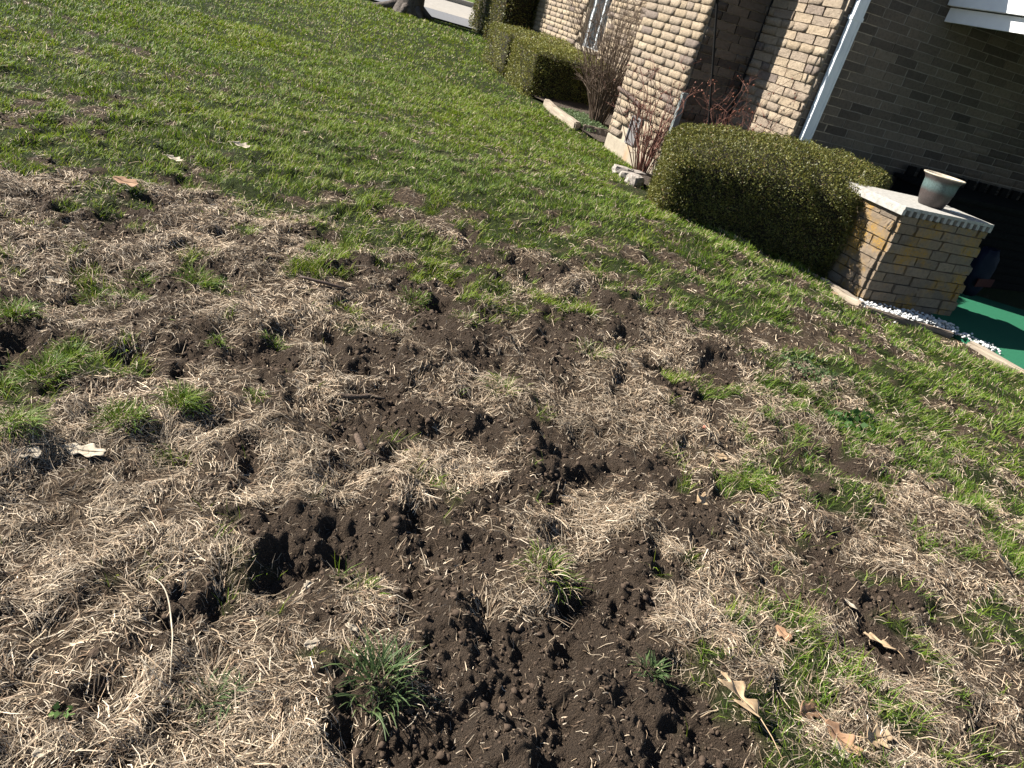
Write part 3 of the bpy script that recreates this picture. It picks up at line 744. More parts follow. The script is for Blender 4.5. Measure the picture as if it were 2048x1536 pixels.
# main roof above the frame
bm = bmesh.new()
vs = [bm.verts.new(v) for v in ((-.12, -.02, 2.47), (-.12, 9.6, 2.47), (4, 9.6, 4.5), (4, -.9, 4.5), (.50, -.95, 2.47), (6.6, -.95, 2.47), (6.6, 9.6, 2.47))]
bm.faces.new((vs[0], vs[4], vs[3], vs[2], vs[1])); bm.faces.new((vs[4], vs[5], vs[3])); bm.faces.new((vs[5], vs[6], vs[2], vs[3]))
bm.faces.new((vs[0], vs[1], vs[6], vs[5], vs[4]))
obj('roof', bm_mesh('roof', bm, M_ROOF), HOUSE)

# ---------------------------------------------------------------- low brick pier with ribbed coping
PIER = empty('brick_pier', tuple(O), AZ)
tag(PIER, 'low lichen-stained brick pier with ribbed pale coping beside the hedge', 'pier')
PR0, PR1, PL0, PL1, PZ = .425, 1.205, -2.315, -1.86, .570
core = box('core', PR0 + .012, PR1 - .01, PL0 + .012, PL1, -.2, PZ - .004, M_MORTARD, PIER, 0)
prng = random.Random(5)
row = 0; z = -.085
while z < PZ - .03:
    h = min(PITCH_C, PZ - z)
    ext = .115 * max(0, 1 - (z + .09) / .62) + (0.03 if row % 2 else 0)
    a = PR0 - (.1 if row % 2 else 0)
    while a < PR1 + ext - .03:                       # front face
        l = .205 * prng.choice((.8, 1, 1.1, 1.2)); s, e = max(a, PR0), min(a + l, PR1 + ext)
        if e - s > .04:
            o = obj('brick', prng.choice(P_LICH), PIER); o.location = ((s + e) / 2, PL0 + .004, z + h / 2)
            o.rotation_euler = (prng.uniform(-.02, .02), 0, prng.uniform(-.015, .015)); o.scale = (e - s - .005, .024 * prng.uniform(.7, 1.5), h - .007)
        a += l
    a = PL0 - (.0 if row % 2 else .1)
    while a < PL1:                                   # sunlit left face
        l = .205 * prng.choice((.8, 1, 1.1)); s, e = max(a, PL0 + .012), min(a + l, PL1)
        if e - s > .04:
            o = obj('brick', prng.choice(P_LICH), PIER); o.location = (PR0 + .004, (s + e) / 2, z + h / 2)
            o.rotation_euler = (prng.uniform(-.02, .02), 0, -math.pi / 2 + prng.uniform(-.015, .015)); o.scale = (e - s - .005, .024 * prng.uniform(.7, 1.5), h - .007)
        a += l
    for (s, e) in ((PL0 + .03, PL0 + .21), (PL0 + .22, PL1)):        # right end, stepping out towards the foot
        o = obj('brick', prng.choice(P_LICH), PIER); o.location = (PR1 + ext - .075, (s + e) / 2, z + h / 2); o.rotation_euler = (0, 0, math.pi / 2); o.scale = (e - s, .14, h - .006)
    z += PITCH_C; row += 1
cop = box('coping', PR0 - .035, PR1 + .03, PL0 - .03, PL1 + .05, .606, .628, M_SLAB, PIER, .004)
n = 14
for i in range(n):
    x = PR0 - .03 + (PR1 - PR0 + .045) * i / (n - 1)
    box('rib', x - .014, x + .014, PL0 - .032, PL1 + .05, .5715, .6065, M_SLAB, PIER, .002)

# glazed pot on the coping
def lathe(name, prof, mat, parent, seg=40):
    V = []; F = []
    for i, (r, z) in enumerate(prof):
        for k in range(seg):
            a = 2 * math.pi * k / seg; V.append((r * math.cos(a), r * math.sin(a), z))
    for i in range(len(prof) - 1):
        for k in range(seg):
            k2 = (k + 1) % seg; F.append((i * seg + k, i * seg + k2, (i + 1) * seg + k2, (i + 1) * seg + k))
    return obj(name, mesh_np(name, np.array(V), np.array(F), mat, smooth=True), parent)
def pot_mat():
    m, nt, p = new_mat('glazed_pot')
    tc = N(nt, 'ShaderNodeTexCoord'); sp = N(nt, 'ShaderNodeSeparateXYZ'); nt.links.new(tc.outputs['Object'], sp.inputs[0])
    n = noise(nt, 30, 4, .6, 'Object')
    a = N(nt, 'ShaderNodeMath', operation='MULTIPLY_ADD'); nt.links.new(n.outputs[0], a.inputs[0]); a.inputs[1].default_value = .02; nt.links.new(sp.outputs[2], a.inputs[2])
    mr = N(nt, 'ShaderNodeMapRange'); mr.inputs[1].default_value = 0; mr.inputs[2].default_value = .24; nt.links.new(a.outputs[0], mr.inputs[0])
    c = ramp(nt, mr.outputs[0], [(0, (.035, .028, .026)), (.46, (.05, .038, .035)), (.58, (.065, .10, .097)), (.74, (.085, .122, .117)), (.84, (.045, .036, .034)), (1, (.06, .05, .047))])
    n2 = noise(nt, 90, 3, .7, 'Object'); c = mixc(nt, 1.0, c, ramp(nt, n2.outputs[0], [(.35, (.6, .6, .6)), (.6, (1, 1, 1))]), 'MULTIPLY')
    nt.links.new(c, p.inputs['Base Color']); p.inputs['Roughness'].default_value = .42; bump(nt, p, n.outputs[0], .2, .003); return m
pot = empty('plant_pot', tuple(W(.845, -2.12, .629)), 0); tag(pot, 'teal and brown glazed plant pot on the brick pier', 'pot'); pot.scale = (.9, .9, .92)
lathe('body', [(.0, .0), (.085, .0), (.094, .012), (.108, .06), (.118, .11), (.121, .145), (.122, .175), (.130, .198), (.146, .216)], pot_mat(), pot)
lathe('rim', [(.146, .216), (.151, .220), (.149, .226), (.140, .224), (.122, .198), (.108, .14), (.09, .08), (0, .075)], simple('pot_rim', (.30, .25, .19), (.46, .40, .31), .5, 40, .2, .002), pot)
stk = tube('plant_stake', [tuple(W(1.10, -1.98, .655)), tuple(W(1.30, -1.86, .735))], .009, M_BOARD); tag(stk, 'pale thin stake leaning behind the glazed pot', 'stake')
tg = box('plant_tag', -.035, .035, -.008, .008, 0, .006, M_BOARD, None, .001); tg.location = W(1.04, -2.17, .630); tg.rotation_euler = (0, 0, AZ - .4); tag(tg, 'small white plastic tag lying on the coping beside the pot', 'plant tag')

# ---------------------------------------------------------------- patio with green carpet, furniture in the dark
pv = [(1.10, -1.5), (1.10, -2.40), (.98, -2.60), (1.02, -2.88), (1.08, -3.2), (1.4, -4.5), (1.8, -6.2), (7, -6.2), (7, -.9), (1.1, -.9)]
bm = bmesh.new(); top = [bm.verts.new(W(r + .03, l, -.058)) for r, l in pv]; bm.faces.new(top)
ex = bmesh.ops.extrude_face_region(bm, geom=bm.faces[:])
for v in ex['geom']:
    if isinstance(v, bmesh.types.BMVert): v.co.z -= .2
o = obj('patio_carpet', bm_mesh('patio_carpet', bm, M_CARPET)); tag(o, 'green outdoor carpet on the sunken porch floor', kind='structure')
bench = empty('storage_bench', tuple(O), AZ); tag(bench, 'black slatted storage bench in the dark under the porch', 'bench')
box('frame', 1.75, 3.9, -1.52, -.92, -.06, .62, M_DARKBOX, bench, .01)
box('lid', 1.71, 3.94, -1.56, -.91, .622, .66, M_DARKBOX, bench, .01)
for i in range(9): box('slat', 1.76, 3.89, -1.534, -1.521, -.02 + i * .07, .035 + i * .07, M_DARKBOX, bench, .004)
for i in range(14): box('back_slat', 1.80 + i * .15, 1.88 + i * .15, -.96, -.93, .661, .74, M_DARKBOX, bench, .004)
bag = empty('garden_bag', tuple(W(2.22, -1.72, -.058)), AZ + .2); tag(bag, 'crumpled blue and red plastic bag in the dark beside the pier', 'bag')
def pillow(name, w, d, h, mat, parent, seed):
    bm = bmesh.new(); bmesh.ops.create_cube(bm, size=1); bmesh.ops.subdivide_edges(bm, edges=bm.edges[:], cuts=5, use_grid_fill=True)
    r = random.Random(seed)
    for v in bm.verts:
        x, y, z = v.co * 2; k = (1 - .35 * abs(z) ** 3)
        v.co = Vector((x * w * k * (1 - .12 * y * y), y * d * (1 - .5 * x * x) * (1 - .4 * z * z), (z + 1) * h)) + Vector([r.uniform(-.008, .008) for _ in range(3)])
    return obj(name, bm_mesh(name, bm, mat, True), parent)
pillow('sack', .14, .09, .20, M_BAG, bag, 3)
box('printed_band', -.135, .135, -.088, -.08, .10, .17, M_RED, bag, .003)

hk = empty('shepherd_hook', (1.13, 6.45, .05)); tag(hk, 'tall black iron shepherd hook standing behind the near hedge', 'garden hook')
hp = [(0, 0, 0), (-.18, 0, .6), (-.36, 0, 1.2), (-.525, 0, 1.75)]
for i in range(9):
    a = math.pi * (1 - i / 8); hp.append((-.39 + .135 * math.cos(a), .06 * i / 8, 1.76 + .13 * math.sin(a)))
hp += [(-.25, .07, 1.66), (-.24, .07, 1.585)]
tube('pole', hp, [.009] * len(hp), M_BLACK, hk)
tube('hook_curl', [(-.21 - .030 * math.cos(t), .07, 1.58 - .030 * math.sin(t)) for t in [i * math.pi * 1.6 / 10 for i in range(11)]], .006, M_BLACK, hk)
tube('collar', [(-.432, 0, 1.44), (-.459, 0, 1.53)], .015, M_BLACK, hk)

# ---------------------------------------------------------------- hedges
def leaf_quads(P, Nn, size, cols, name, mat, asp=.45, out=.7):
    n = len(P)
    rv = RS.normal(0, 1, (n, 3)); d = Nn * out + rv * .75; d /= np.linalg.norm(d, axis=1)[:, None]
    rv2 = RS.normal(0, 1, (n, 3)); w = np.cross(d, rv2); w /= np.linalg.norm(w, axis=1)[:, None] + 1e-9
    l = size[:, None]; ww = l * asp * .5
    V = np.stack([P - d * l * .35, P + w * ww + d * l * .05, P + d * l * .65, P - w * ww + d * l * .05], 1).reshape(-1, 3)
    F = np.arange(n * 4).reshape(n, 4)
    return mesh_np(name, V, F, mat, cols=np.repeat(cols, 4, 0))
YEW = [(.082, .084, .016), (.115, .110, .021), (.052, .058, .013), (.145, .132, .027), (.09, .10, .022)]
def hedge(label, fl, fr, br, bl, zb, zt, bulge, n, seed, lsize=.022, rho=.28, jit=.018, group=None, tone=1.0):
    root = empty('hedge', tuple(W((fl[0] + br[0]) / 2, (fl[1] + br[1]) / 2, 0)))
    tag(root, label, 'hedge', group)
    rs = np.random.RandomState(seed)
    C = np.array([fl, fr, br, bl], float); ZB = np.array(zb); ZT = np.array(zt)
    def mapper(c):
        """unit-cube surface points -> world, normals"""
        inner = np.clip(c, -1 + rho, 1 - rho); d = c - inner; ln = np.linalg.norm(d, axis=1)[:, None]
        nn = np.where(ln > 1e-6, d / np.maximum(ln, 1e-6), 0)
        p = inner + nn * rho
        u, v, w = p[:, 0], p[:, 1], p[:, 2]
        wt = np.stack([(1 - u) * (1 - v), (1 + u) * (1 - v), (1 + u) * (1 + v), (1 - u) * (1 + v)], 1) / 4
        rl = wt @ C; zb_ = wt @ ZB; zt_ = wt @ ZT + bulge * (1 - u ** 2) * (1 - v ** 2)
        z = zb_ + (zt_ - zb_) * (w + 1) / 2
        wx = O.x + RV.x * rl[:, 0] + LV.x * rl[:, 1]; wy = O.y + RV.y * rl[:, 0] + LV.y * rl[:, 1]
        nw = np.stack([RV.x * nn[:, 0] + LV.x * nn[:, 1], RV.y * nn[:, 0] + LV.y * nn[:, 1], nn[:, 2]], 1)
        return np.stack([wx, wy, z], 1), nw
    # samples weighted by face area
    a = np.linalg.norm(C[1] - C[0]); b = np.linalg.norm(C[2] - C[1]); h = (ZT - ZB).mean()
    ar = np.array([a * h, a * h, b * h, b * h, a * b, 0.0]); ar /= ar.sum()
    f = rs.choice(6, n, p=ar); uv = rs.uniform(-1, 1, (n, 2)); c = np.zeros((n, 3))
    for k, (ax, sg) in enumerate(((1, -1), (1, 1), (0, -1), (0, 1), (2, 1), (2, -1))):
        m = f == k; o2 = [i for i in range(3) if i != ax]
        c[m, ax] = sg; c[m, o2[0]] = uv[m, 0]; c[m, o2[1]] = uv[m, 1]
    P, Nn = mapper(c)
    bumpn = fbm(P[:, 0] * 7 + P[:, 2] * 5, P[:, 1] * 7 - P[:, 2] * 6, seed % 9, 3) - .5
    inw = np.abs(rs.normal(0, 1, n)) * .03
    P = P + Nn * (bumpn * .09 - inw + .01)[:, None] + rs.normal(0, jit, (n, 3)) * .35
    cols = pal(n, YEW, .3) * tone; cols *= (.75 + .6 * (bumpn + .5))[:, None]
    dead = rs.rand(n) < .04; cols[dead] = np.array([.20, .13, .06])
    me = leaf_quads(P, Nn, rs.uniform(.6, 1.25, n) * lsize, cols, 'foliage', M_LEAF, .42)
    fo = obj('foliage', me); fo.parent = root; fo.matrix_parent_inverse = Matrix.Translation(root.location).inverted()
    # inner mass of branches
    bm = bmesh.new(); bmesh.ops.create_cube(bm, size=2); bmesh.ops.subdivide_edges(bm, edges=bm.edges[:], cuts=9, use_grid_fill=True)
    cc = np.array([v.co[:] for v in bm.verts]); Q, Nq = mapper(cc)
    Q = Q - Nq * (.055 + .03 * rs.rand(len(Q), 1))
    for v, q in zip(bm.verts, Q): v.co = Vector(q) - root.location
    br_ = obj('branches', bm_mesh('branches', bm, M_CORE, True), root)
    # a few stems at the foot
    t = Tubes()
    for i in range(7):
        s = rs.uniform(.15, .85); q = rs.uniform(.25, .75)
        rl = (C[0] * (1 - s) + C[1] * s) * (1 - q) + (C[3] * (1 - s) + C[2] * s) * q
        w0 = W(rl[0], rl[1], ZB.mean() - .1) - root.location; t.add([w0, w0 + Vector((rs.uniform(-.05, .05), rs.uniform(-.05, .05), .3))], [.02, .014], 5)
    obj('stem', t.mesh('stem', M_BARK), root)
    return root
hedge('rounded clipped yew hedge beside the brick pier, front in deep shade', (-.98, -1.70), (.43, -2.04), (1.30, -1.32), (-.52, -.78), (.12, -.06, -.06, .05), (.54, .575, .73, .66), .12, 100000, 21, .0165, .28)
hedge('low boxy clipped hedge nearest the bare twiggy shrub', (-.22, 3.08), (.9, 3.08), (.9, 4.02), (-.22, 4.02), (.05, .05, .15, .15), (.655, .655, .69, .69), .02, 42000, 22, .020, .2, tone=1.6)
hedge('narrow clipped hedge block between the boxy hedge and dark evergreen', (-.24, 4.12), (.9, 4.12), (.9, 5.05), (-.24, 5.05), (.12, .12, .2, .2), (.70, .70, .75, .75), .02, 20000, 23, .022, .2, tone=1.6)
hedge('tall dark evergreen block at the far corner of the hedge row', (.40, 6.5), (1.0, 6.5), (1.0, 8.4), (.45, 8.4), (.25, .25, .3, .3), (1.7, 1.75, 1.75, 1.7), .05, 26000, 24, .034, .15)

# ---------------------------------------------------------------- bare shrubs
def shrub(name, label, base, n, h, spread, mat, seed, lean=(0, 0), r0=.006, twig=4, buds=0, budmat=None, budsize=.008, wig=.05):
    root = empty(name, tuple(base)); tag(root, label, 'shrub')
    rs = random.Random(seed); t = Tubes(); tips = []
    for i in range(n):
        a = rs.uniform(0, 6.283); q = rs.random() ** .6
        d = Vector((math.cos(a) * spread * q + lean[0], math.sin(a) * spread * q + lean[1], h * rs.uniform(.65, 1.05)))
        p0 = Vector((math.cos(a) * .06 * q, math.sin(a) * .06 * q, -.05)); pts = [p0]; m = 5
        for k in range(1, m + 1):
            s = k / m; pts.append(p0 + Vector((d.x * s ** 1.4, d.y * s ** 1.4, d.z * s)) + Vector([rs.uniform(-wig, wig) * s for _ in range(3)]))
        rr = [r0 * (1 - .7 * k / m) * rs.uniform(.8, 1.1) for k in range(m + 1)]; t.add(pts, rr, 4)
        for j in range(twig):
            k = rs.randint(2, m); b = pts[k]; aa = rs.uniform(0, 6.283); ll = h * rs.uniform(.10, .26)
            e = b + Vector((math.cos(aa) * ll * .75, math.sin(aa) * ll * .75, ll * rs.uniform(.1, .9)))
            mid = (b + e) / 2 + Vector([rs.uniform(-.02, .02) for _ in range(3)])
            t.add([b, mid, e], [r0 * .4, r0 * .3, r0 * .16], 3); tips += [e, mid]
            for _ in range(2):
                e2 = e + Vector([rs.uniform(-.06, .06), rs.uniform(-.06, .06), rs.uniform(-.02, .07)]); t.add([mid, e2], [r0 * .26, r0 * .12], 3); tips.append(e2)
        tips.append(pts[-1])
    obj('branches', t.mesh('branches', mat), root)
    if buds:
        q = [rs.choice(tips) for _ in range(buds)]; P = np.array([tuple(v) for v in q]) + np.random.RandomState(seed).normal(0, .008, (buds, 3))
        obj('buds', lumps_mesh('buds', P[:, 0], P[:, 1], P[:, 2], np.full(buds, budsize) * np.random.RandomState(seed).uniform(.5, 1.3, buds), budmat, 1, (.7, 1.4), 0), root)['kind'] = 'stuff'
    return root
bz = lambda r, l: float(hz(*W(r, l)[:2]))
shrub('bare_shrub', 'dense leafless twiggy shrub between boxy hedge and bay wall', W(.36, 2.15, .08), 105, 1.45, .62, M_TWIG, 5, (-.04, 0), .0062, 6, wig=.06)
shrub('rose_bush', 'leafless reddish rose bush against the sunlit bay wall', W(-.14, .02, bz(-.1, 0)), 34, .90, .40, M_ROSE, 6, (-.12, .02), .0068, 4, 150, M_ROSE, .007, .05)
shrub('barberry_bush', 'thin red-twigged bush in the dark recess behind the hedge', W(.28, -.45, .1), 26, 1.0, .46, M_ROSE, 8, (.06, .0), .0042, 5, 220, M_BERRY, .0055, .06)

# ---------------------------------------------------------------- street tree
def tree():
    x, y = -3.50, 14.05; z = float(hz(x, y)); root = empty('street_tree', (x, y, z)); tag(root, 'dark bare street tree trunk with flared roots at the lawn edge', 'tree')
    t = Tubes(); t.add([(0, 0, -.15), (0, 0, .04), (.0, 0, .16), (.01, 0, .5), (.02, .02, 1.4), (.0, .05, 2.6), (.05, .0, 3.6)], [.34, .285, .235, .215, .20, .185, .16], 14)
    tr = obj('trunk', t.mesh('trunk', M_BARK), root)
    for a, l in ((3.3, .45), (2.6, .3), (.1, .25), (4.6, .18), (5.6, .2), (1.4, .3)):
        tube('root', [(math.cos(a) * .15, math.sin(a) * .15, .13), (math.cos(a) * (.2 + l * .4), math.sin(a) * (.2 + l * .4), .05), (math.cos(a) * (.22 + l), math.sin(a) * (.22 + l), -.03)], [.09, .06, .03], M_BARK, root)
    rs = random.Random(3); lt = Tubes(); tw = Tubes()
    for i in range(9):
        a = i * 2.4 + rs.uniform(-.3, .3); s = Vector((0, 0, 2.2 + i * .17)); L_ = rs.uniform(1.6, 2.8)
        p1 = s + Vector((math.cos(a) * L_ * .4, math.sin(a) * L_ * .4, L_ * .35)); p2 = s + Vector((math.cos(a) * L_ * .8, math.sin(a) * L_ * .8, L_ * .9))
        lt.add([s, p1, p2], [.10, .07, .03], 7)
        for j in range(9):
            q = s.lerp(p1, rs.random()) if j < 3 else p1.lerp(p2, rs.random()); e = q + Vector([rs.uniform(-.7, .7), rs.uniform(-.7, .7), rs.uniform(.1, .9)])
            tw.add([q, (q + e) / 2 + Vector([rs.uniform(-.08, .08)] * 3), e], [.022, .014, .005], 4)
            for k in range(4):
                q2 = q.lerp(e, rs.uniform(.3, 1)); e2 = q2 + Vector([rs.uniform(-.35, .35), rs.uniform(-.35, .35), rs.uniform(0, .4)]); tw.add([q2, e2], [.008, .003], 3)
    obj('limb', lt.mesh('limb', M_BARK), root); obj('crown', tw.mesh('crown', M_TWIG), root)
tree()

# ---------------------------------------------------------------- timber edging, stones and white pebbles
def timber(label, a, b, w, h, mat, group='timber edging of the beds', roll=0.0, seed=0):
    pa, pb = Vector(a), Vector(b); d = pb - pa; ln = d.length
    bm = bmesh.new(); bmesh.ops.create_cube(bm, size=1, matrix=Matrix.Diagonal((ln, w, h, 1))); bmesh.ops.subdivide_edges(bm, edges=[e for e in bm.edges if abs((e.verts[0].co - e.verts[1].co).x) > .01], cuts=8)
    bmesh.ops.bevel(bm, geom=[e for e in bm.edges if e.calc_face_angle(0) > .8], offset=min(w, h) * .16, segments=2, affect='EDGES')
    r = random.Random(seed)
    for v in bm.verts: v.co += Vector((r.uniform(-.004, .004), r.uniform(-.004, .004) + .012 * math.sin(v.co.x * 5 + seed), r.uniform(-.004, .004)))
    o = obj('edging_timber', bm_mesh('edging_timber', bm, mat)); q = d.to_track_quat('X', 'Z'); o.rotation_mode = 'QUATERNION'; o.rotation_quaternion = q; o.location = (pa + pb) / 2
    tag(o, label, 'timber', group); return o
def WG(r, l, dz=0.0):
    p = W(r, l); p.z = float(hz(p.x, p.y)) + dz; return p
timber('pale weathered timber edging the bed of the twiggy shrub', WG(-.10, 1.66, .035), WG(-.06, 2.75, .035), .075, .10, M_TIMBER, seed=1)
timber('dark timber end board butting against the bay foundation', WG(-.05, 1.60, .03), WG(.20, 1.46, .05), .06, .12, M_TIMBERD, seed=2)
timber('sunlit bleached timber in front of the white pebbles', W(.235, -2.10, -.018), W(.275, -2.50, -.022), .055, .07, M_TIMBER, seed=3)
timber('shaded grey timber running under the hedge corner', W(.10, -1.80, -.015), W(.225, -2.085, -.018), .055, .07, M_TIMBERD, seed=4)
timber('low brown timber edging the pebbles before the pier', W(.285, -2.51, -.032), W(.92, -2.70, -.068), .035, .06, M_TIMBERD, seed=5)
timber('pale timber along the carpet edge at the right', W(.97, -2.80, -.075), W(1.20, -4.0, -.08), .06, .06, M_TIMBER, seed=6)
def rock(label, p, s, seed):
    bm = bmesh.new(); bmesh.ops.create_cube(bm, size=1); bmesh.ops.subdivide_edges(bm, edges=bm.edges[:], cuts=4, use_grid_fill=True)
    r = random.Random(seed)
    for v in bm.verts:
        c = v.co * 2; q = c / max(1, c.length ** .55); v.co = Vector((q.x * s[0], q.y * s[1], q.z * s[2])) * (1 + r.uniform(-.09, .09))
    o = obj('edging_stone', bm_mesh('edging_stone', bm, M_ROCK)); o.location = p; o.rotation_euler = (r.uniform(-.1, .1), r.uniform(-.1, .1), AZ + r.uniform(-.5, .5)); tag(o, label, 'stone', 'stones edging the rose bed')
rock('flat grey edging stone at the far end of the rose bed', WG(-.44, -.20, .03), (.10, .09, .045), 1)
rock('rough dark edging stone, middle of the three by the rose bed', WG(-.50, -.42, .02), (.085, .075, .05), 2)
rock('square grey edging stone touching the rounded hedge', WG(-.56, -.64, .03), (.07, .065, .055), 3)
rock('low pale stone set against the bay wall beside the rose', WG(-.22, -.06, .01), (.12, .06, .04), 4)
def pebbles():
    rs = np.random.RandomState(4); pts = []
    path = [(.27, -1.98), (.335, -2.33), (.55, -2.47), (.85, -2.52), (1.02, -2.62), (1.12, -2.9)]
    wdt = [.05, .07, .10, .09, .07, .05]
    for i in range(1300):
        s = rs.rand() * (len(path) - 1.001); k = int(s); f = s - k
        r = path[k][0] * (1 - f) + path[k + 1][0] * f; l = path[k][1] * (1 - f) + path[k + 1][1] * f; w = wdt[k] * (1 - f) + wdt[k + 1] * f
        if s > 3.6 and rs.rand() < .6: continue
        pts.append((r + rs.normal(0, w * .55), l + rs.normal(0, w * .55)))
    pts = [p for p in pts if not (p[0] > PR0 - .01 and p[1] > PL0 - .01)]
    P = [W(*p) for p in pts]; x = np.array([p.x for p in P]); y = np.array([p.y for p in P]); z = np.full(len(x), -.035) + rs.uniform(-.012, .012, len(x))
    z = np.where(np.array([p[1] for p in pts]) < -2.6, z - .02, z)
    tag(obj('white_pebbles', lumps_mesh('white_pebbles', x, y, z, rs.uniform(.006, .013, len(x)), M_PEBBLE, 1, (.5, .8), .2, rs)), 'white pebbles in the strip along the pier', 'pebbles', kind='stuff')
pebbles()
def bed():
    pv = [(-.05, 1.15), (-.06, 1.7), (-.02, 2.8), (-.12, 3.1), (-.14, 5.3), (1.0, 5.3), (1.0, 1.15)]
    me = mesh_np('planting_bed', np.array([tuple(WG(r, l, .035)) for r, l in pv]), np.array([[0, 1, 2, 3, 4, 5, 6]]), M_SOILBED)
    tag(obj('planting_bed', me), 'dark mulched bed under the shrub and hedges', kind='structure')
    pv = [(-.50, -.60), (-.42, -.2), (-.30, .0), (-.05, .06), (.6, .0), (.6, -.9), (-.4, -.8)]
    me = mesh_np('planting_bed', np.array([tuple(WG(r, l, .03)) for r, l in pv]), np.array([[0, 1, 2, 3, 4, 5, 6]]), M_SOILBED)
    tag(obj('planting_bed', me), 'shaded soil bed in the recess behind the hedge', kind='structure')
bed()
def groundcover():
    rs = np.random.RandomState(9); n = 2600
    r = rs.uniform(-.04, .35, n); l = rs.uniform(1.5, 2.5, n)
    P = np.array([tuple(WG(a, b, .045)) for a, b in zip(r, l)]); P[:, 2] += rs.uniform(0, .03, n)
    c = pal(n, [(.12, .17, .07), (.17, .22, .12), (.09, .13, .05)], .2)
    tag(obj('ground_cover', leaf_quads(P, np.tile([0, 0, 1.], (n, 1)), rs.uniform(.015, .03, n), c, 'ground_cover', M_BLADE, .6, .3)), 'pale green low ground cover at the foot of the twiggy shrub', 'ground cover', kind='stuff')
groundcover()

# ================================================================== FOREGROUND THINGS
def clump(label, x, y, w, h, n, seed, pal_=None, wide=.0028, group=None, dry=.08):
    rs = np.random.RandomState(seed); z0 = float(ground(np.array([x]), np.array([y]))[0])
    a = rs.uniform(0, 6.283, n); q = np.sqrt(rs.rand(n)) * w * .42
    bx = x + np.cos(a) * q; by = y + np.sin(a) * q; bz_ = ground(bx, by) - .004
    az = a + rs.normal(0, 1.0, n)
    q = q * rs.uniform(.7, 1.35, n); bx = x + np.cos(a) * q; by = y + np.sin(a) * q * .85; bz_ = ground(bx, by) - .004
    out = np.clip(q / (w * .42), 0, 1)
    c = pal(n, pal_ or GREEN, .22) * .92
    dr = rs.rand(n) < dry; c[dr] = pal(int(dr.sum()), STRAW[:4], .2)
    me = ribbons('grass_clump', np.stack([bx - x, by - y, bz_ - z0], 1), az, rs.normal(0, .4, n), 1.45 - .65 * out * rs.rand(n), .75 - 1.1 * out - .3 * rs.rand(n),
                 rs.uniform(.35, 1.2, n) * h, rs.uniform(.5, 1.35, n) * wide, 4, c, M_BLADE, .2, tipcol=c * 1.2 + .01)
    o = obj('grass_clump', me); o.location = (x, y, z0); tag(o, label, 'grass clump', group); return o
GL = 'small green clumps left in the dead turf'
CL = [
 ('bright green grass clump at the left edge of the photo, highest of the edge clumps', -1.448, 1.832, .115, .070, 260, None),
 ('large spreading green clump in the dead turf near the left edge', -1.214, 1.623, .15, .065, 380, None),
 ('green clump touching the large spreading clump near the left edge', -1.215, 1.737, .115, .06, 240, None),
 ('small green tuft cut by the left edge, between two larger edge clumps', -1.270, 1.535, .085, .055, 160, None),
 ('tall dense green clump at the left edge, lowest of the edge clumps', -1.100, 1.346, .125, .08, 360, None),
 ('dark green clump with a yellowed side, left of the domed clump', -.929, 1.513, .115, .06, 280, None),
 ('domed yellow-green clump with a dark shadow side', -.841, 1.644, .105, .065, 300, None),
 ('wide bright clump in the dead turf just below the lawn edge', -1.175, 2.377, .17, .065, 300, None),
 ('green clump left of the wide bright clump, nearest the soil holes', -1.306, 2.170, .10, .05, 150, None),
 ('thin green tuft behind the other upper left clumps', -1.335, 2.286, .11, .045, 140, None),
 ('sparse pale green tuft, leftmost of the upper clump row', -1.396, 2.116, .11, .045, 120, None),
 ('small isolated green tuft in straw, left of the pair in the middle', -.931, 2.006, .075, .04, 110, None),
 ('low flat green tuft in straw, right of the pair in the middle', -.794, 2.143, .10, .04, 130, None),
 ('tiny grey-green tuft beside the smooth bare soil', -.697, 1.779, .06, .035, 80, None),
 ('thin dark tuft above the yellowed clump', -1.058, 1.709, .06, .04, 70, None),
 ('big dark green broad-bladed clump at the bottom centre', -.083, .956, .125, .085, 150, 'w'),
 ('small dark green clump among pale straw at the bottom left', -.356, .853, .09, .06, 120, 'w'),
 ('half dead tuft of grass on the soil mound in the middle', .208, 1.384, .13, .075, 220, 'd'),
 ('upright thin green tuft beside the dark hole in the straw', -.029, 2.222, .11, .085, 120, 'd'),
 ('mossy green tuft on the undercut sod in the soil', -.233, 2.623, .14, .05, 170, 'd'),
 ('leafy yellow-green tuft at the far edge of the soil', -.470, 2.757, .15, .055, 200, None),
 ('faded grey-green tuft standing in smooth bare soil', -.188, 1.193, .07, .05, 90, 'd'),
 ('short dark tuft in the soil hole at the bottom right of centre', .457, 1.176, .07, .045, 80, 'w'),
 ('slanting green tuft at the right edge of the straw patch', .271, 2.686, .15, .07, 160, 'd'),
 ('tall green tuft with long arching blades among mixed grass at right', .843, 2.106, .14, .085, 200, None),
]
for i, (lb, x, y, w, h, n, k) in enumerate(CL):
    clump(lb, x, y, w * .95, h * .85, int(n * 1.35), 300 + i, [(.05, .085, .03), (.07, .11, .035), (.10, .14, .05)] if k == 'w' else None, .0036 if k == 'w' else .0021, GL, .45 if k == 'd' else .08)

